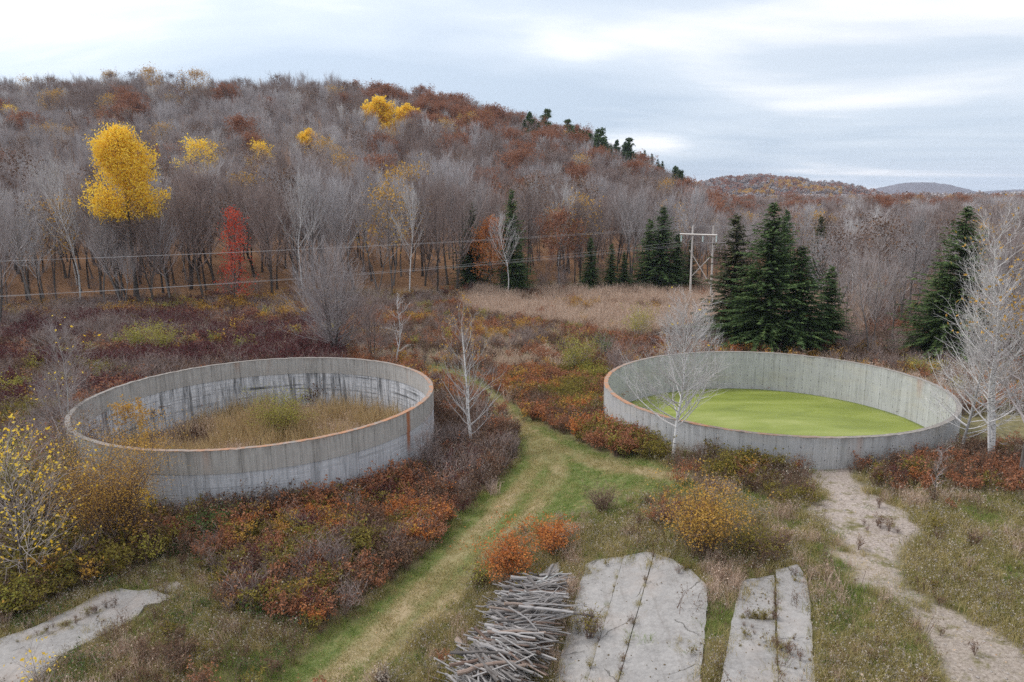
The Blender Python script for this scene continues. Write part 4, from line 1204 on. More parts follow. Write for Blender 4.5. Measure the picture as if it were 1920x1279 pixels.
# undergrowth inside the wood edge
X, Y, px, py, rg = sample((-140, 140, 70, 190), 2.6, 304)
e = np.interp(px, EDX, EDY)
k = ((py < e + 6) & (rg.random(len(X)) < np.where(px < 900, 0.16, 0.4))) | ((px > 1540) & (py < 690) & (rg.random(len(X)) < 0.35))
scatter('undergrowth', 'thin brown saplings and brush under the trees at the wood edge', None, np.stack([X, Y, height(X, Y)], 1)[k], ['undergrowth', 'fade_brush'] if False else ['undergrowth'], np.zeros(k.sum(), int), 0.5 + 0.7 * rg.random(k.sum()))

# --- near trees, each grown for itself
def near_tree(name, px, base, top, label, bark, twig, leaf=None, nleaf=0, lsize=0.06, zmin=0, sx=1.0, rz=0.0, tiltx=0, tilty=0, **kw):
    x, y = at(px, base); H = height_for(x, y, float(height(x, y)), top)
    kw['H'] = H
    tk, cw, tips = bare_tree(near=True, **kw)
    r = empty(name, G(x, y, -0.08), rz); r.scale = (sx, sx, 1); r.rotation_euler[0] = tiltx; r.rotation_euler[1] = tilty
    tag(r, label, 'tree')
    tk.build('trunk', bark, r, True); cw.build('crown', twig, r)
    if leaf:
        rg = np.random.default_rng(kw['seed'] + 9); t = tips[tips[:, 2] > zmin * H]
        lf = MB(); quads(lf, t[rg.integers(0, len(t), nleaf)] + rg.normal(size=(nleaf, 3)) * 0.06, lsize, rg); lf.build('leaves', leaf, r)
    return r
near_tree('birch_tree', 1262, 858, 520, 'white birch with a wide bare crown standing before the right tank', M['bark_birch'], M['twig_birch'], M['leaf_yellow'], 26, 0.07, 0.6,
          seed=201, r0=0.15, first=0.22, n1=54, n2=11, n3=10, spread=0.42, up=0.40, tw=0.010, wob=0.8, twl=0.6, shape='even', stems=1, lean=0.02)
near_tree('poplar_tree', 884, 852, 545, 'slender pale tree with several stems and a few yellow top leaves beside the grass track', M['bark_birch'], M['twig_pale'], M['leaf_gold'], 260, 0.06, 0.62,
          seed=203, r0=0.11, first=0.22, n1=17, n2=5, n3=4, spread=0.30, up=0.6, tw=0.009, twl=0.5, shape='even', stems=3, lean=0.02)
near_tree('birch_tree', 742, 690, 545, 'thin white birch with a crooked top behind the left tank rim', M['bark_white'], M['twig_birch'],
          seed=205, r0=0.11, first=0.25, n1=12, n2=5, n3=4, spread=0.26, up=0.3, tw=0.013, twl=0.5, shape='even')
near_tree('bare_tree', 630, 676, 425, 'large grey leafless maple with fine upright branches behind the left tank', M['bark'], M['twig'],
          seed=207, r0=0.20, first=0.10, n1=40, n2=11, n3=8, spread=0.36, up=0.5, tw=0.012, twl=0.9, stems=5, lean=0.12, wob=0.9, asc=0.05, side_=0.85)
near_tree('bare_tree', 700, 680, 520, 'dark slanting leafless shrubby tree right of the grey maple', M['bark_dark'], M['twig_brown'],
          seed=208, r0=0.08, first=0.15, n1=20, n2=8, n3=7, spread=0.34, up=0.5, tw=0.012, twl=0.7, stems=4, lean=0.1)
near_tree('birch_tree', 1860, 872, 345, 'tall forked white birch at the right edge beside the right tank', M['bark_birch'], M['twig_birch'], M['leaf_gold'], 160, 0.08, 0.5,
          seed=209, r0=0.16, first=0.2, n1=36, n2=8, n3=6, spread=0.28, up=0.45, tw=0.010, twl=0.7, shape='even', stems=2, lean=0.04)
near_tree('birch_tree', 1806, 850, 470, 'pale many-branched bare tree close to the right side of the tank', M['bark_white'], M['twig_birch'],
          seed=211, r0=0.09, first=0.12, n1=36, n2=8, n3=6, spread=0.27, up=0.35, tw=0.010, twl=0.6, shape='even', stems=2)
near_tree('bare_tree', 1915, 905, 300, 'grey-brown tree with scattered orange leaves cut by the right edge', M['bark'], M['twig'], M['leaf_gold'], 900, 0.08, 0.45,
          seed=213, r0=0.15, first=0.2, n1=36, n2=9, n3=8, spread=0.28, up=0.5, tw=0.010, twl=0.7, shape='even', stems=2)
near_tree('bare_tree', 1752, 940, 800, 'thin reddish-grey leafless sapling in front of the right end of the tank', M['bark'], M['twig'],
          seed=215, r0=0.035, first=0.2, n1=16, n2=4, n3=3, spread=0.2, up=0.5, tw=0.006, twl=0.35, shape='even')
near_tree('bare_tree', 132, 868, 575, 'grey bare sapling with lone yellow leaves against the left tank', M['bark_white'], M['twig'], M['leaf_yellow'], 40, 0.09, 0.4,
          seed=217, r0=0.08, first=0.1, n1=44, n2=9, n3=7, spread=0.34, up=0.4, tw=0.008, twl=0.55, shape='even', stems=2)
near_tree('poplar_tree', 262, 900, 745, 'young aspen with golden leaves in front of the left tank opening', M['bark'], M['twig'], M['leaf_gold'], 2200, 0.06, 0.1,
          seed=219, r0=0.05, first=0.15, n1=26, n2=7, n3=5, spread=0.3, up=0.45, tw=0.006, twl=0.3, shape='oval')
near_tree('poplar_tree', 55, 1110, 770, 'small tree thick with bright yellow leaves at the left edge', M['bark_dark'], M['twig'], M['leaf_yellow'], 850, 0.075, 0.1,
          seed=221, r0=0.05, first=0.12, n1=26, n2=7, n3=5, spread=0.32, up=0.35, tw=0.007, twl=0.35, shape='oval', stems=3)
near_tree('poplar_tree', 280, 985, 915, 'yellow-leaved seedling at the near wall of the left tank', M['bark'], M['twig'], M['leaf_yellow'], 170, 0.075, 0.1,
          seed=223, r0=0.02, first=0.2, n1=10, n2=4, n3=3, spread=0.25, up=0.3, tw=0.005, twl=0.2, shape='oval')
near_tree('poplar_tree', 85, 1330, 1170, 'bare seedling with a few big yellow leaves over the lower left slab', M['bark'], M['twig'], M['leaf_yellow'], 70, 0.06, 0.35,
          seed=225, r0=0.016, first=0.2, n1=12, n2=4, n3=3, spread=0.4, up=0.5, tw=0.004, twl=0.25, shape='even', stems=3)
near_tree('bare_tree', 795, 900, 760, 'dark twiggy leafless sapling pressed against the right end of the left tank', M['bark_dark'], M['twig_brown'],
          seed=227, r0=0.03, first=0.08, n1=22, n2=7, n3=6, spread=0.3, up=0.5, tw=0.006, twl=0.4, shape='even', stems=4, lean=0.1)

# ------------------------------------------------------------------ ground plants
GR = {}
def P_(key, mb, *mats): proto(key, mb, [M[q] for q in mats]); GR[key] = 1
for i in range(3):
    P_('g_green%d' % i, grass_mb(400 + i, 60, 0.32, 0.2, 0.007), 'grass_green')
    P_('g_mix%d' % i, grass_mb(410 + i, 60, 0.5, 0.22, 0.008, heads=3), 'grass_mix', 'weed_grey')
    P_('g_tan%d' % i, grass_mb(420 + i, 55, 0.75, 0.2, 0.010, 0.25, heads=3), 'grass_tan', 'grass_tan')
    P_('g_short%d' % i, grass_mb(430 + i, 80, 0.09, 0.22, 0.008, 0.6), 'grass_green')
    P_('g_shorttan%d' % i, grass_mb(440 + i, 80, 0.09, 0.22, 0.008, 0.6), 'grass_mix')
    P_('w_dry%d' % i, weed_mb(450 + i, 9, 0.95, 0.25, 90, 0.04, heads=26), 'weed', 'leaf_brown', 'weed_grey')
    P_('w_green%d' % i, weed_mb(460 + i, 9, 0.7, 0.25, 150, 0.045, heads=10), 'weed', 'leaf_green', 'weed_grey')
    P_('s_orange%d' % i, shrub_mb(470 + i, 0.55, 0.95, 10, 300, 0.045), 'weed', 'leaf_orange')
    P_('s_rust%d' % i, shrub_mb(480 + i, 0.55, 0.95, 10, 300, 0.045), 'weed', 'leaf_rust')
    P_('s_olive%d' % i, shrub_mb(490 + i, 0.55, 0.95, 10, 300, 0.045), 'weed', 'leaf_olive')
    P_('s_brown%d' % i, shrub_mb(500 + i, 0.55, 1.0, 14, 150, 0.04), 'weed', 'leaf_brown')
    P_('s_maroon%d' % i, shrub_mb(510 + i, 0.6, 1.1, 12, 260, 0.05), 'twig_brown', 'leaf_maroon')
    P_('s_yg%d' % i, shrub_mb(520 + i, 0.55, 1.0, 12, 280, 0.045), 'weed', 'leaf_yg')
    P_('s_gold%d' % i, shrub_mb(530 + i, 0.55, 1.0, 12, 230, 0.045), 'weed', 'leaf_gold')
    P_('s_twig%d' % i, shrub_mb(540 + i, 0.6, 1.3, 22, 40, 0.04, tw=0.008), 'twig_brown', 'leaf_brown')
    P_('reed%d' % i, grass_mb(550 + i, 26, 1.9, 0.22, 0.014, 0.16, heads=2), 'reed', 'leaf_brown')
    P_('reedtan%d' % i, grass_mb(560 + i, 60, 1.2, 0.35, 0.018, 0.2, heads=4), 'grass_tan', 'grass_tan')

def mixed(name, label, X, Y, px, py, table, seed, smin=0.8, smax=1.35, patch=3.0, z=None, tilt=0.1):
    """table: (key stem, weight, noise seed): patches of each plant follow their own noise"""
    rg = np.random.default_rng(seed)
    sc_ = []
    for kname, wgt, ns in table:
        wv = wgt(px, py, X, Y) if callable(wgt) else wgt
        sc_.append(np.log(np.maximum(wv, 1e-4)) + 5.5 * (fbm(X, Y, patch, ns, 3) - 0.5) + rg.gumbel(size=len(X)) * 0.55)
    pick = np.argmax(np.array(sc_), 0)
    keys = [t[0] + str(j) for t in table for j in range(3)]
    idx = pick * 3 + rg.integers(0, 3, len(X))
    zz = height(X, Y) - 0.02 if z is None else np.full(len(X), z)
    return scatter(name, label, None, np.stack([X, Y, zz], 1), keys, idx, rg.uniform(smin, smax, len(X)) * (0.75 + 0.5 * fbm(X, Y, 2.5, seed + 5)), tilt=tilt, seed=seed)
def region(bounds, spacing, seed, cond):
    X, Y, px, py, rg = sample(bounds, spacing, seed)
    jx, jy = jit(px, py, X, Y) if bounds == B_NEAR else (px, py)
    k = cond(jx, jy, X, Y, rg)
    k &= outside_slabs(px, py) | (rg.random(len(X)) < 0.012)
    return X[k], Y[k], px[k], py[k]
P_SK1 = [(780, 800), (812, 745), (860, 770), (930, 800), (968, 820), (965, 865), (930, 905), (860, 975), (838, 940), (800, 890)]
P_SK2 = [(1120, 800), (1250, 850), (1240, 870), (1150, 862), (1090, 830)]
P_SK3 = [(1255, 858), (1330, 852), (1430, 862), (1500, 880), (1510, 930), (1470, 960), (1400, 925), (1330, 905), (1270, 885)]
P_SK4 = [(1585, 880), (1640, 872), (1720, 865), (1800, 850), (2000, 840), (2000, 945), (1900, 935), (1820, 930), (1750, 915), (1670, 925), (1620, 905)]
P_LEFT = [(-200, 800), (60, 780), (170, 800), (240, 850), (300, 900), (310, 960), (300, 1050), (250, 1085), (170, 1110), (60, 1150), (-200, 1240)]
P_WEED = [(1240, 900), (1330, 905), (1400, 960), (1480, 1030), (1500, 1090), (1430, 1075), (1330, 1060), (1255, 1040), (1180, 1040), (1150, 1000), (1220, 960)]
def anyof(px, py, *ps):
    k = np.zeros(px.shape, bool)
    for p in ps: k |= inpoly(px, py, p)
    return k
B_NEAR = (-40, 42, 13, 68)
open_ = lambda px, py: ~anyof(px, py, P_PATH, P_GRAV, P_DIRT)

# thicket before the left tank
def near_c(cx, cy_, r):
    return lambda px, py, X, Y: np.exp(-((px - cx) ** 2 + ((py - cy_) * 1.5) ** 2) / r ** 2)
orw = lambda px, py, X, Y: 0.06 + 0.8 * np.exp(-((px - 560) ** 2 + ((py - 965) * 1.6) ** 2) / 110 ** 2) + 0.6 * np.exp(-((px - 800) ** 2 + (py - 975) ** 2) / 60 ** 2) + 0.10 * (py > 1040)
X, Y, px, py = region(B_NEAR, 0.37, 601, lambda px, py, X, Y, rg: inpoly(px, py, P_THICK))
mixed('thicket', 'dense knee-high thicket of orange, rust and olive shrubs before the left tank', X, Y, px, py,
      [('s_orange', orw, 1), ('s_rust', 0.8, 2), ('s_olive', 0.6, 3), ('s_gold', 0.2, 7), ('w_dry', 0.5, 8), ('s_twig', 0.35, 9), ('s_brown', lambda px, py, X, Y: 0.55 + 0.9 * (py < 960), 4), ('s_maroon', lambda px, py, X, Y: 0.15 + 0.6 * (px > 640) * (py < 960), 5), ('w_green', 0.3, 6)], 611, 0.55, 1.35, 2.0)
X, Y, px, py = region(B_NEAR, 0.45, 602, lambda px, py, X, Y, rg: anyof(px, py, P_WARM, P_SK2) & ~inpoly(px, py, P_PATH))
mixed('thicket', 'rust and yellow-olive shrubs between the grass track and the right tank', X, Y, px, py,
      [('s_rust', 0.9, 11), ('s_orange', 0.3, 12), ('s_olive', lambda px, py, X, Y: 0.3 + 0.8 * (px > 1050), 13), ('s_brown', 0.6, 14), ('s_gold', 0.25, 15), ('s_yg', lambda px, py, X, Y: 0.05 + 0.5 * (px > 1080), 16), ('w_dry', 0.3, 17)], 612, 0.8, 1.3)
X, Y, px, py = region(B_NEAR, 0.42, 603, lambda px, py, X, Y, rg: inpoly(px, py, P_SK1) & ~inpoly(px, py, P_PATH))
mixed('dry_weeds', 'dark brown dry weeds around the foot of the slender pale tree', X, Y, px, py,
      [('s_twig', 0.8, 21), ('w_dry', 1.0, 22), ('s_brown', 0.8, 23), ('s_maroon', 0.15, 24), ('s_rust', 0.2, 25)], 613, 0.8, 1.4)
X, Y, px, py = region(B_NEAR, 0.45, 604, lambda px, py, X, Y, rg: anyof(px, py, P_SK3))
mixed('thicket', 'olive and rust brush along the near wall of the right tank', X, Y, px, py,
      [('s_olive', 0.6, 31), ('s_rust', 0.5, 32), ('w_dry', 0.6, 33), ('s_gold', 0.2, 34), ('s_brown', 0.5, 35)], 614, 0.7, 1.2)
X, Y, px, py = region(B_NEAR, 0.45, 605, lambda px, py, X, Y, rg: anyof(px, py, P_SK4))
mixed('thicket', 'rusty brush with seedlings right of the gravel patch by the tank wall', X, Y, px, py,
      [('s_rust', 0.45, 41), ('s_brown', 0.8, 42), ('w_dry', 0.9, 43), ('s_maroon', 0.12, 44), ('s_orange', 0.08, 45), ('g_mix', 0.6, 46), ('s_olive', 0.3, 47)], 615, 0.65, 1.15)
X, Y, px, py = region(B_NEAR, 0.5, 606, lambda px, py, X, Y, rg: anyof(px, py, P_LEFT) & open_(px, py))
mixed('brush', 'tangled olive, yellow and brown brush left of the left tank', X, Y, px, py,
      [('s_olive', 0.7, 51), ('s_yg', 0.2, 52), ('s_gold', 0.15, 53), ('s_brown', 0.8, 54), ('s_twig', 0.7, 55), ('w_dry', 0.3, 56), ('w_green', 0.35, 57)], 616, 0.9, 1.7)
# weeds and tall grass in the open
tall = lambda px, py, X, Y, rg: open_(px, py) & ~anyof(px, py, P_THICK, P_WARM, P_SK1, P_SK3, P_SK4, P_LEFT) & (py > 835) & (py < 1420)
X, Y, px, py = region(B_NEAR, 0.27, 607, tall)
left_low = lambda px, py, X, Y: 0.9 * (px < 640) * (py > 1080) + 0.25
mixed('tall_grass', 'rough green and straw-coloured grass covering the open ground', X, Y, px, py,
      [('g_green', lambda px, py, X, Y: 0.7 + 1.6 * inpoly(px + 40, py + 30, P_PATH) + 1.0 * inpoly(px - 30, py - 20, P_PATH), 61), ('g_mix', 1.25, 62), ('g_tan', lambda px, py, X, Y: 0.22 + 0.9 * ((px > 1320) & (px < 1390) & (py < 1160)) + 0.8 * ((px > 1020) & (px < 1100) & (py < 1160)), 63)], 617, 0.45, 0.95, 2.2)
X, Y, px, py = region(B_NEAR, 0.55, 608, lambda px, py, X, Y, rg: tall(px, py, X, Y, rg) & (rg.random(len(px)) < np.where((px < 640) & (py > 1060), 0.85, np.where(anyof(px, py, P_WEED), 0.6, 0.09))))
mixed('dry_weeds', 'brown seed-topped weeds standing in the rough grass', X, Y, px, py,
      [('w_dry', 1.0, 71), ('w_green', lambda px, py, X, Y: 0.15 + 0.5 * (px < 640), 72), ('s_rust', 0.12, 73), ('s_olive', 0.15, 74), ('s_brown', 0.2, 75)], 618, 0.5, 1.0, 2.0)
X, Y, px, py = region(B_NEAR, 0.26, 609, lambda px, py, X, Y, rg: inpoly(px, py, P_PATH))
mixed('short_grass', 'short mown grass growing on the track', X, Y, px, py, [('g_short', lambda px, py, X, Y: 1.0 - 0.93 * rutmask(X, Y), 81), ('g_shorttan', lambda px, py, X, Y: 0.4 + 1.6 * rutmask(X, Y), 82)], 619, 0.5, 1.2, 1.6)
X, Y, px, py = region(B_NEAR, 0.34, 610, lambda px, py, X, Y, rg: anyof(px, py, P_GRAV, P_DIRT) & (rg.random(len(px)) < 0.06 + 0.8 * ss(0.5, 0.62, fbm(X, Y, 2.2, 161))))
mixed('sparse_weeds', 'low sparse tufts on the gravel patch and dirt track', X, Y, px, py, [('g_short', 0.5, 83), ('g_shorttan', 1.0, 84), ('s_brown', 0.15, 85), ('g_mix', 0.4, 86)], 620, 0.25, 0.75, 1.6)
# middle distance
mid = lambda px, py, X, Y, rg: (py < 840) & (py > np.interp(px, EDX, EDY) - 4) & ~anyof(px, py, P_PATH, P_WARM, P_SK1, P_LEFT, P_REED)
X, Y, px, py = region((-100, -8, 40, 128), 0.85, 621, lambda *a: mid(*a) & (a[0] < 640))
mixed('brush', 'dark maroon and brown brush between the left tank and the wood, dotted with yellow-green bushes', X, Y, px, py,
      [('s_maroon', lambda px, py, X, Y: 0.35 + 1.6 * (py < 700) * (py > 600), 91), ('s_twig', lambda px, py, X, Y: 0.5 + 1.0 * (px < 230) * (py < 680), 92), ('s_rust', 0.45, 93), ('s_gold', lambda px, py, X, Y: 0.1 + 0.7 * (py < 610), 94),
       ('s_brown', 0.6, 95), ('s_yg', 0.16, 96), ('g_tan', 0.35, 97)], 631, 1.0, 1.9, 7)
X, Y, px, py = region((-30, 110, 50, 140), 0.8, 622, lambda *a: mid(*a) & (a[0] >= 640))
mixed('brush', 'orange-brown and rust scrub behind the tanks and before the reed field', X, Y, px, py,
      [('s_rust', 0.7, 101), ('s_gold', 0.35, 102), ('s_brown', 0.8, 103), ('s_twig', 0.6, 104), ('g_tan', 0.9, 105), ('s_orange', 0.12, 106), ('s_yg', 0.12, 107), ('s_maroon', 0.12, 108)], 632, 0.8, 1.5, 6)
X, Y, px, py = region((-20, 100, 80, 165), 0.62, 623, lambda px, py, X, Y, rg: inpoly(px, py, P_REED))
mixed('reed_field', 'pale tan field of dry reeds between the tanks and the wood', X, Y, px, py, [('reedtan', 1.0, 111), ('s_brown', 0.22, 112), ('g_mix', 0.25, 113), ('s_rust', 0.12, 114), ('g_tan', 0.6, 115), ('s_gold', 0.06, 116)], 633, 0.6, 1.6, 7)
# weeds rooted in the slab joints and on dirt patches of the slabs
jp = []
rj = np.random.default_rng(640)
for a, b in (((1168, 1048), (1096, 1290)), ((1225, 1045), (1154, 1290)), ((1454, 1082), (1458, 1290)), ((1390, 1165), (1450, 1165)), ((30, 1210), (240, 1130))):
    for k in range(60):
        f = rj.random(); x, y = at(a[0] + (b[0] - a[0]) * f, a[1] + (b[1] - a[1]) * f); jp.append((x + rj.normal() * 0.03, y + rj.normal() * 0.03, float(height(x, y)) + 0.06))
for cx_, cy_ in ((1400, 1195), (1465, 1220), (1290, 1080), (1110, 1075), (1490, 1090), (1415, 1085), (1280, 1210), (1100, 1170), (120, 1180)):
    x0, y0 = at(cx_, cy_)
    for k in range(26):
        x, y = x0 + rj.normal() * 0.28, y0 + rj.normal() * 0.28; jp.append((x, y, float(height(x, y)) + 0.05))
kk = ['g_shorttan0', 'g_shorttan1', 'g_mix0', 's_brown0', 's_olive1', 'g_short0']
scatter('joint_weeds', 'small weeds and moss tufts rooted in the joints of the concrete slabs', None, jp, kk, rj.choice(6, len(jp), p=[0.32, 0.28, 0.1, 0.12, 0.08, 0.1]), rj.uniform(0.12, 0.42, len(jp)))
# cattails in the left tank
g = np.arange(-11, 11, 0.36); X, Y = np.meshgrid(g, g); X = X.ravel() + RNG.normal(size=X.size) * 0.12; Y = Y.ravel() + RNG.normal(size=Y.size) * 0.12
k = np.hypot(X, Y) < 10.8; X, Y = X[k] + T1['c'][0], Y[k] + T1['c'][1]
px, py, _ = proj(X, Y, -0.5 + 0 * X)
mixed('cattails', 'tan and olive cattails filling the floor of the left tank', X, Y, px, py,
      [('reed', 1.0, 121), ('reedtan', 0.5, 124), ('s_brown', lambda px, py, X, Y: 0.05 + 0.8 * (px < 400), 122), ('s_olive', lambda px, py, X, Y: 0.04 + 0.35 * (px > 420) * (px < 600), 123)], 634, 0.85, 1.35, 3, z=-1.2, tilt=0.06)
# weeds climbing against the left tank
X, Y, px, py = region(B_NEAR, 0.4, 624, lambda px, py, X, Y, rg: (np.hypot(X - T1['c'][0], Y - T1['c'][1]) < T1['r'] + 1.6) & (py > 840) & (px > 300) & (px < 800))
mixed('climbing_weeds', 'tall orange and brown weeds leaning on the near wall of the left tank', X, Y, px, py,
      [('s_brown', 0.6, 131), ('s_rust', 0.8, 132), ('w_dry', 0.9, 133), ('s_gold', 0.1, 134), ('s_olive', 0.45, 135)], 635, 0.9, 1.7, 2.0)
# stones on the gravel
st = MB()
X, Y, px, py = region(B_NEAR, 0.33, 625, lambda px, py, X, Y, rg: anyof(px, py, P_GRAV, P_DIRT) & (rg.random(len(px)) < 0.6))
for x, y in zip(X, Y):
    s = 0.02 + 0.05 * random.random() ** 3; c = np.array(G(x, y, s * 0.2))
    V = c + np.array([(1, 0, 0), (0, 1, 0), (-1, 0.1, 0), (0, -1, 0), (0.1, 0.1, 0.7), (0, 0, -0.6)]) * s * RNG.uniform(0.7, 1.3, (6, 3))
    st.add(V, [(0, 1, 4), (1, 2, 4), (2, 3, 4), (3, 0, 4), (1, 0, 5), (2, 1, 5), (3, 2, 5), (0, 3, 5)])
tag(st.build('gravel', M['rock']), 'loose pale stones on the gravel patch and the dirt track', None, None, 'stuff')
gr = MB(); rj = np.random.default_rng(641)
for poly in P_SLABS['big'] + P_SLABS['strip'] + P_SLABS['left']:
    pa = np.array(poly)
    for k in range(70):
        px, py = rj.uniform(pa[:, 0].min(), pa[:, 0].max()), rj.uniform(pa[:, 1].min(), min(1290, pa[:, 1].max()))
        if not inpoly(np.array([px]), np.array([py]), poly)[0] or px < -10: continue
        x, y = at(px, py); c = np.array((x, y, float(height(x, y)) + 0.09)); s = 0.015 + 0.035 * rj.random() ** 2
        V = c + np.array([(1, 0, 0), (0, 1, 0), (-1, 0.1, 0), (0, -1, 0), (0.1, 0.1, 0.7), (0, 0, -0.6)]) * s * rj.uniform(0.6, 1.5, (6, 3))
        gr.add(V, [(0, 1, 4), (1, 2, 4), (2, 3, 4), (3, 0, 4), (1, 0, 5), (2, 1, 5), (3, 2, 5), (0, 3, 5)])
tag(gr.build('debris', M['mud']), 'dark crumbs of soil and grit lying on the concrete slabs', None, None, 'stuff')
# fallen leaves over track and ground
lv = MB(); X, Y, px, py = region(B_NEAR, 0.42, 626, lambda px, py, X, Y, rg: (py > 700) & (rg.random(len(px)) < 0.28))
C = np.stack([X, Y, height(X, Y) + 0.09], 1); quads(lv, C, 0.03, RNG, 0, 0.7)
tag(lv.build('fallen_leaves', M['litter']), 'pale fallen leaves sprinkled over track, slabs and grass', None, None, 'stuff')

# --- single bushes
def bush(px, base, top, width, label, stem, leaf, name='bush', n=2600, ls=0.05, seed=0, stems=34, z=None):
    if z is None:
        x, y = at(px, base); z0 = float(height(x, y))
    else:
        r_ = ray(px, base); k = (z - CAMZ) / r_[2]; x, y = r_[0] * k, r_[1] * k; z0 = z
    _, _, dep = proj(x, y, z0); H = height_for(x, y, z0, top); Rr = width * dep / F / 2
    full = shrub_mb(seed, Rr, H, stems, n, ls, tw=0.010)
    V = np.concatenate(full.v); V = V * np.array((1, 1, H / np.quantile(V[:, 2], 0.995))); ms = np.array(full.m)
    r = empty(name, (x, y, z0 - 0.04)); tag(r, label, 'bush')
    for part, mi, mt in (('stems', 0, stem), ('leaves', 1, leaf)):
        f = [q for q, mm in zip(full.f, full.m) if mm == mi]
        use = sorted({i for q in f for i in q}); mp_ = {u: i for i, u in enumerate(use)}
        mb = MB(); mb.add(V[use], [tuple(mp_[i] for i in q) for q in f]); mb.build(part, M[mt], r)
    return r
bush(1315, 1045, 895, 190, 'tall golden-olive bush at the head of the grassy gap between slabs', 'weed', 'leaf_gold', n=5200, ls=0.042, seed=701, stems=70)
bush(1400, 1040, 975, 150, 'low golden-brown bush joined to the right of the golden-olive one', 'weed', 'leaf_olive', n=2400, ls=0.04, seed=702, stems=44)
bush(955, 1098, 985, 140, 'orange sumac bush above the log pile, left of its redder twin', 'weed', 'leaf_orange', 'sumac_bush', n=3600, ls=0.05, seed=703, stems=44)
bush(1035, 1040, 970, 90, 'reddish-orange sumac bush on the upper right of the orange one', 'weed', 'leaf_orange', 'sumac_bush', n=2200, ls=0.05, seed=704)
bush(900, 1100, 1055, 50, 'small yellow-green bush at the lower left foot of the orange sumac', 'weed', 'leaf_yg', n=600, ls=0.045, seed=705)
bush(1085, 705, 622, 84, 'round pale green willow bush between the two tanks', 'twig', 'leaf_yg', 'willow_bush', n=4200, ls=0.06, seed=706, stems=60)
bush(1135, 680, 615, 40, 'narrow green bush right of the round willow', 'twig', 'leaf_green', n=900, ls=0.06, seed=707)
bush(1160, 720, 610, 90, 'bare purple-brown bush left of the right tank', 'twig_brown', 'leaf_brown', n=300, ls=0.05, seed=708, stems=90)
bush(1195, 640, 565, 70, 'olive-yellow bush behind the left end of the right tank', 'twig', 'leaf_yg', n=2200, ls=0.07, seed=709)
bush(262, 668, 600, 56, 'yellow-green bush in the maroon brush, left one of the pair', 'twig', 'leaf_yg', n=2200, ls=0.07, seed=710)
bush(312, 672, 602, 64, 'yellow-green bush in the maroon brush, right one of the pair', 'twig', 'leaf_yg', n=2400, ls=0.07, seed=711)
bush(200, 715, 670, 60, 'dull olive bush behind the rim at the left end of the left tank', 'twig', 'leaf_olive', n=1500, ls=0.06, seed=712)
bush(438, 632, 598, 16, 'tiny bright yellow shrub in front of the wood', 'twig', 'leaf_yellow', n=260, ls=0.07, seed=713, stems=8)
bush(532, 835, 722, 120, 'mound of olive-green willow growing among the cattails', 'weed', 'leaf_yg', 'willow_bush', n=6500, ls=0.05, seed=714, stems=70, z=-1.2)
bush(215, 1035, 795, 240, 'huge brown-olive leafy shrub covering the near left end of the left tank', 'weed', 'leaf_gold', n=15000, ls=0.036, seed=715, stems=190)
bush(105, 1000, 820, 190, 'olive shrub left of the huge brown one', 'weed', 'leaf_olive', n=5500, ls=0.045, seed=716, stems=110)
bush(165, 935, 745, 150, 'brown twiggy bush against the left end of the left tank', 'twig', 'leaf_brown', n=4500, ls=0.045, seed=726, stems=150)
bush(75, 930, 790, 120, 'reddish-brown bush left of the left tank', 'twig_brown', 'leaf_rust', n=2500, ls=0.045, seed=728, stems=90)
bush(268, 960, 812, 90, 'golden-brown bush beside the young aspen before the left tank', 'weed', 'leaf_gold', n=4200, ls=0.04, seed=727, stems=60)
bush(20, 980, 800, 140, 'bush with yellow leaves against the left edge above the slab', 'weed', 'leaf_yg', n=1900, ls=0.06, seed=717, stems=50)
bush(392, 1005, 948, 100, 'fresh green clump in the thicket before the left tank', 'weed', 'leaf_green', n=2600, ls=0.04, seed=718)
bush(400, 560, 542, 40, 'low orange shrub under the scarlet tree', 'twig', 'leaf_orange', n=300, ls=0.1, seed=719, stems=8)
bush(1740, 700, 668, 110, 'yellow bush behind the right end of the right tank', 'twig', 'leaf_yg', n=2400, ls=0.06, seed=720)
bush(1130, 960, 905, 80, 'brown leafless weed clump beside the track, above the wide slab', 'weed', 'leaf_brown', n=500, ls=0.03, seed=721, stems=70)
bush(1250, 985, 940, 70, 'reddish-brown weed clump left of the golden-olive bush', 'weed', 'leaf_rust', n=700, ls=0.03, seed=722, stems=40)
bush(975, 620, 597, 60, 'orange-gold bush at the near edge of the reed field', 'twig', 'leaf_gold', n=900, ls=0.08, seed=723, stems=14)
bush(1105, 1200, 1140, 60, 'low brown and green weed clump at the right side of the log pile', 'weed', 'leaf_olive', n=500, ls=0.03, seed=724, stems=30)
bush(720, 1290, 1248, 44, 'pale dried flower clump at the lower edge of the track', 'weed', 'weed_grey', n=700, ls=0.03, seed=725, stems=30)

# ------------------------------------------------------------------ log pile
def log_mesh(seed, L, r0, mats):
    rg = np.random.default_rng(seed); n = 6
    P = np.stack([np.linspace(-L / 2, L / 2, n + 1), np.cumsum(rg.normal(size=n + 1) * 0.035), np.cumsum(rg.normal(size=n + 1) * 0.025)], 1)
    P[:, 1:] -= P[:, 1:].mean(0)
    Rr = r0 * np.linspace(1.12, 0.75, n + 1) * (1 + rg.normal(size=n + 1) * 0.05)
    mb = MB(); tube(mb, P, Rr, 8, 0, cap=1)
    return mb.mesh('log', mats)
LM = []
for i in range(22):
    mt = M['log'] if i < 16 else (M['log_bark'] if i < 20 else M['log_birch'])
    L = [1.9, 2.1, 1.6, 1.2, 2.3, 1.8][i % 6]; rr = [0.045, 0.062, 0.05, 0.07, 0.038, 0.08, 0.032][i % 7]
    LM.append(log_mesh(800 + i, L, rr, [mt, M['log_end']]))
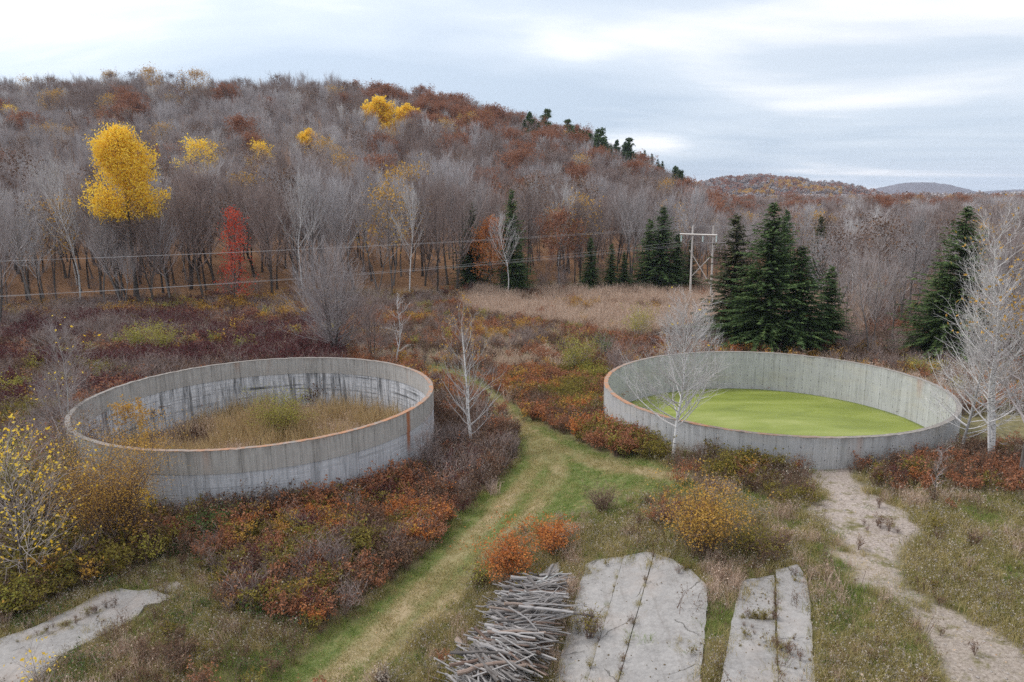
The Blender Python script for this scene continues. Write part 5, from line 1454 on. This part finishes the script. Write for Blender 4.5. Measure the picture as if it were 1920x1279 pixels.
axis_ = [at(1010, 1104), at(1000, 1130), at(990, 1165), at(985, 1200), at(965, 1240), at(940, 1279), at(905, 1330)]
axis_ = np.array(axis_); seg = np.r_[0, np.cumsum(np.linalg.norm(np.diff(axis_, axis=0), axis=1))]
rg = np.random.default_rng(88)
NL = 285
ZN = ['at the far end', 'in the middle', 'at the near end']
for i in range(NL):
    f = (i + rg.random()) / NL; s = f * seg[-1]
    x = np.interp(s, seg, axis_[:, 0]); y = np.interp(s, seg, axis_[:, 1])
    x += 0.2 + rg.normal() * (0.26 + 0.12 * f); y += rg.normal() * 0.12
    top = 0.45 + 0.9 * math.sin(min(1, f * 1.6) * math.pi / 2)
    layer = rg.random() ** 0.55
    yaw = rg.normal() * 0.22 - (0.0 if f < 0.55 else (f - 0.55) * 2.0 * (0.6 + 0.8 * rg.random())) + (rg.random() < 0.16) * rg.normal() * 0.8
    q = rg.random()
    li = int(rg.integers(0, 16)) if q < 0.80 else (int(rg.integers(16, 20)) if q < 0.95 else int(rg.integers(20, 22)))
    o = link('log', LM[li])
    o.location = (x, y, float(height(x, y)) + 0.08 + top * layer); o.rotation_euler = (rg.random() * 6.28, rg.normal() * 0.11, yaw)
    o.rotation_mode = 'XYZ'; s_ = 0.85 + 0.3 * rg.random(); q_ = 0.65 + 0.45 * rg.random(); o.scale = (s_, q_, q_)
    zn = ZN[min(2, int(f * 3))]
    if li < 16: tag(o, 'weathered grey log %s of the heap beside the slab' % zn, 'log', 'grey logs %s of the heap' % zn)
    elif li < 20: tag(o, 'brown-barked log %s of the heap beside the slab' % zn, 'log', 'brown-barked logs %s of the heap' % zn)
    else: tag(o, 'whitish birch log %s of the heap beside the slab' % zn, 'log', 'birch logs %s of the heap' % zn)
sk = MB()
for i in range(800):        # thin sticks and broken branches between the logs
    f = rg.random(); s = f * seg[-1]
    x = np.interp(s, seg, axis_[:, 0]) + rg.normal() * 0.55; y = np.interp(s, seg, axis_[:, 1]) + rg.normal() * 0.2
    top = 0.45 + 0.9 * math.sin(min(1, f * 1.6) * math.pi / 2)
    z = float(height(x, y)) + 0.03 + top * rg.random() * (1.0 if abs(x - np.interp(s, seg, axis_[:, 0])) < 0.9 else 0.15)
    L = rg.uniform(0.5, 2.4); yw = rg.normal() * 0.5 - (0.0 if f < 0.55 else (f - 0.55) * 2.0)
    d = np.array((math.cos(yw), math.sin(yw), rg.normal() * 0.1)) * L / 2; c = np.array((x, y, z))
    r_ = rg.uniform(0.012, 0.032)
    tube(sk, [c - d, c + rg.normal(size=3) * 0.04, c + d], (r_, r_, r_ * 0.6), 5, 0, cap=True)
tag(sk.build('sticks', [M['log']]), 'tangle of thin grey sticks between the stacked logs', None, None, 'stuff')
def single_log(p, q, r, mt, label, name='log', zp=0.1, zq=0.1, sq=False):
    a = np.array((*at(*p), 0)); b = np.array((*at(*q), 0)); a[2] = height(a[0], a[1]) + zp; b[2] = height(b[0], b[1]) + zq
    n = 7; rg = np.random.default_rng(int(p[0])); P = a + (b - a) * np.linspace(0, 1, n)[:, None]
    P[1:-1] += rg.normal(size=(n - 2, 3)) * (0.03 if not sq else 0.004)
    c = P.mean(0); mb = MB(); tube(mb, P - c, r * (1 + (0 if sq else 0.1) * rg.normal(size=n)), 4 if sq else 9, 0, cap=1)
    return tag(mb.build(name, [mt, M['log_end']], None, not sq, tuple(c)), label, 'log' if not sq else 'beam')
single_log((812, 1258), (880, 1272), 0.045, M['log'], 'long bent pole sticking out of the heap to the lower left', zp=0.12, zq=0.25)
single_log((806, 1262), (860, 1222), 0.11, M['log'], 'squared grey timber lying in the grass left of the heap, lower piece', 'timber_beam', sq=True)
single_log((864, 1216), (893, 1190), 0.12, M['log'], 'squared grey timber lying in the grass left of the heap, upper piece', 'timber_beam', sq=True)
single_log((858, 1208), (868, 1222), 0.13, M['log_bark'], 'short dark block joining the two squared timbers', 'timber_block', zp=0.2, zq=0.2, sq=True)
single_log((906, 1160), (965, 1178), 0.05, M['log'], 'pale log sticking out of the left side of the heap', zp=0.25, zq=0.4)
single_log((940, 1118), (1010, 1120), 0.05, M['log'], 'thin log lying level across the top end of the heap', zp=0.45, zq=0.5)
single_log((1082, 1168), (1102, 1163), 0.03, M['log_birch'], 'short white branch on the slab at the right of the heap', zp=0.12, zq=0.12)

# ------------------------------------------------------------------ power line
PX, PY_ = 29.8, 118.0
adir = np.array((0.86, -0.51)); half = 1.72     # crossarm direction and half the pole spacing
root = empty('power_pole', (PX + 1.6, PY_, float(height(PX, PY_))), math.atan2(adir[1], adir[0]))
tag(root, 'weathered wooden double power pole with a crossarm and crossed braces before the wood', 'power pole')
HT = 12.3
for sx in (-half, half):
    mb = MB(); tube(mb, [(sx, 0, -0.3), (sx, 0, HT / 2), (sx * 0.98, 0, HT)], (0.17, 0.15, 0.12), 10, cap=True); mb.build('pole', M['pole'], root, True)
mb = MB(); ca = [(-3.75, -0.2, HT - 1.38), (half + 0.7, -0.2, HT - 1.5)]
tube(mb, ca, (0.13, 0.13), 4, cap=True); mb.build('crossarm', M['pole'], root)
for a, b in (((-half - 0.3, -0.24, HT - 4.0), (half, -0.24, 2.6)), ((half, 0.24, HT - 4.6), (-half + 0.1, 0.24, 4.0))):
    mb = MB(); tube(mb, [a, b], (0.085, 0.085), 5, cap=True); mb.build('brace', M['pole'], root)
ins = MB()
for k in range(5):
    z = -0.12 - k * 0.2
    tube(ins, [(0, 0, z), (0, 0, z - 0.09)], (0.07, 0.15), 8, cap=True); tube(ins, [(0, 0, z - 0.08), (0, 0, z - 0.2)], (0.03, 0.03), 5)
ime = ins.mesh('insulator', [M['insul']])
ipos = [(-3.5, -0.2), (0.1, -0.2), (2.3, -0.2)]
for xx, yy in ipos: link('insulator', ime, root, (xx, yy, HT - 1.52))
root_m = Matrix.Translation(root.location) @ Matrix.Rotation(root.rotation_euler[2], 4, 'Z')
def wire(a, b, sag, label):
    a = np.array(a); b = np.array(b); n = 48; t = np.linspace(0, 1, n + 1)
    P = a + (b - a) * t[:, None]; P[:, 2] -= 4 * sag * t * (1 - t)
    c = P[n // 2].copy(); mb = MB(); tube(mb, P - c, np.full(n + 1, 0.010), 4)
    tag(mb.build('power_line', M['wire'], None, False, tuple(c)), label, 'wire')
nm = ['nearest the camera', 'in the middle', 'farthest from the camera']
for k, (xx, yy) in enumerate(ipos):
    p = root_m @ Vector((xx, yy, HT - 2.65))
    off = (1 - k) * np.array((0.36, -0.93)) * 3.3
    wire(p, (-150 + off[0], 50 + off[1], 9.2), 3.2, 'sagging conductor wire from the power pole to the left edge, %s' % ['nearest of three', 'middle of three', 'farthest of three'][k])
    wire(p, (190 + off[0], 128 + off[1], 9.4), 1.5, 'conductor wire running right from the power pole behind the spruces, %s' % ['nearest of three', 'middle of three', 'farthest of three'][k])
for k, sx in enumerate((-half, half)):
    p = root_m @ Vector((sx * 0.98, 0, HT - 0.05)); off = (0.5 - k) * np.array((0.36, -0.93)) * 3
    wire(p, (-150 + off[0], 50 + off[1], 12.2), 1.9, 'thin upper wire from the pole top to the left edge, %s' % ['nearer of two', 'farther of two'][k])
    wire(p, (190 + off[0], 128 + off[1], 12.4), 0.8, 'thin upper wire from the pole top to the right, %s' % ['nearer of two', 'farther of two'][k])

# ------------------------------------------------------------------ distant hills
def far_hill(profile, D, depth, mt, label, seed, bumpy):
    """profile: photo pixels of the crest; the hill is a real ridge at distance D"""
    R0 = [ray(*q) for q in profile]; xs = np.array([r[0] / r[1] * D for r in R0]); zs = np.array([CAMZ + r[2] / r[1] * D for r in R0])
    gx = np.linspace(xs[0], xs[-1], 170); gy = np.linspace(-depth, depth, 60)
    X, Yv = np.meshgrid(gx, gy); crest = np.interp(X, xs, zs)
    prof = np.cos(np.clip(Yv / depth, -1, 1) * math.pi / 2) ** 1.3
    Z = -27 + (crest + 27 - bumpy) * prof + (fbm(X, Yv + 500, bumpy * 5, seed, 5) - 0.5) * bumpy * 2.0 * prof
    V = np.stack([X.ravel(), Yv.ravel() + D, Z.ravel()], 1); ny, nx = X.shape; i = np.arange(nx * ny).reshape(ny, nx)
    Fq = np.stack([i[:-1, :-1], i[:-1, 1:], i[1:, 1:], i[1:, :-1]], -1).reshape(-1, 4)
    mb = MB(); mb.add(V, Fq)
    o = mb.build('hills', mt, None, True); tag(o, label, None, None, 'structure')
    return xs, zs, X, Yv, Z
hA = far_hill([(1150, 420), (1280, 352), (1330, 336), (1385, 329), (1440, 331), (1500, 338), (1560, 346), (1620, 360), (1700, 420)], 1500, 330,
              farhill('hill_rust', [(0.09, 0.055, 0.05), (0.16, 0.10, 0.08), (0.13, 0.10, 0.10), (0.30, 0.17, 0.06)], 0.02), 'low rust and gold wooded hill on the horizon, right of the main hill', 21, 9)
far_hill([(1560, 400), (1640, 357), (1670, 347), (1700, 341), (1730, 340), (1755, 343), (1785, 354), (1850, 400)], 4600, 700,
         farhill('hill_blue', [(0.08, 0.065, 0.07), (0.13, 0.10, 0.10)], 0.008), 'small rounded blue hill on the horizon at the right', 22, 7)
far_hill([(1740, 400), (1820, 360), (1880, 355), (1960, 352), (2100, 356), (2300, 400)], 5200, 600,
         farhill('hill_blue_far', [(0.08, 0.065, 0.07), (0.13, 0.10, 0.10)], 0.008), 'faint low ridge on the horizon at the right edge', 23, 7)
for i, mk in enumerate(('leaf_rust', 'twig', 'leaf_gold', 'twig_brown')):
    mb = MB(); rg = np.random.default_rng(900 + i); v = rg.normal(size=(90, 3)); v /= np.linalg.norm(v, axis=1)[:, None]
    c = v * np.array((4.0, 4.0, 3.6)) * rg.uniform(0.6, 1.0, (90, 1)) + (0, 0, 8); quads(mb, c, 1.0, rg); proto('crown%d' % i, mb, [M[mk]])
xs, zs, X, Yv, Z = hA
rg = np.random.default_rng(910); k = rg.choice(X.size, 5200, p=((Z.ravel() > -5) * 1.0) / (Z.ravel() > -5).sum())
gold = (fbm(X.ravel()[k], Yv.ravel()[k], 90, 5) > 0.52) & (Z.ravel()[k] < 45)
idx = np.where(gold & (rg.random(len(k)) < 0.5), 2, rg.choice([0, 1, 3], len(k), p=[0.4, 0.3, 0.3]))
scatter('distant_woods', 'rust and golden trees covering the low hill on the horizon', None, np.stack([X.ravel()[k] + rg.normal(size=len(k)) * 3, Yv.ravel()[k] + 1500 + rg.normal(size=len(k)) * 3, Z.ravel()[k] - 3], 1), ['crown0', 'crown1', 'crown2', 'crown3'], idx, rg.uniform(0.7, 1.3, len(k)))
# flat woods between the near trees and the horizon
X, Y, px, py, rg = sample((150, 1500, 880, 1900), 15, 911)
k = (px > 1200)
X, Y = X[k], Y[k]
scatter('distant_woods', 'grey band of far bare woods below the horizon on the right', None, np.stack([X, Y, height(X, Y)], 1), ['crown0', 'crown1', 'crown2', 'crown3'], rg.choice([0, 1, 2, 3], len(X), p=[0.1, 0.55, 0.03, 0.32]), rg.uniform(1.0, 1.6, len(X)))

# ------------------------------------------------------------------ haze
def haze():
    me = bpy.data.meshes.new('haze')
    x0, x1, y0, y1, z0, z1 = -4400, 4400, -130, 6900, -34, 190
    me.from_pydata([(x, y, z) for z in (z0, z1) for x, y in ((x0, y0), (x1, y0), (x1, y1), (x0, y1))], [],
                   [(3, 2, 1, 0), (4, 5, 6, 7), (0, 1, 5, 4), (1, 2, 6, 5), (2, 3, 7, 6), (3, 0, 4, 7)])
    mt = bpy.data.materials.new('haze_air'); mt.use_nodes = True; t = mt.node_tree; t.nodes.clear()
    o = N(t, 'ShaderNodeOutputMaterial'); v = N(t, 'ShaderNodeVolumePrincipled')
    v.inputs['Color'].default_value = (0.72, 0.82, 1.0, 1); v.inputs['Density'].default_value = 0.0001
    t.links.new(v.outputs[0], o.inputs['Volume']); me.materials.append(mt)
    tag(link('haze', me), 'thin bluish air over the whole valley', None, None, 'stuff')
haze()
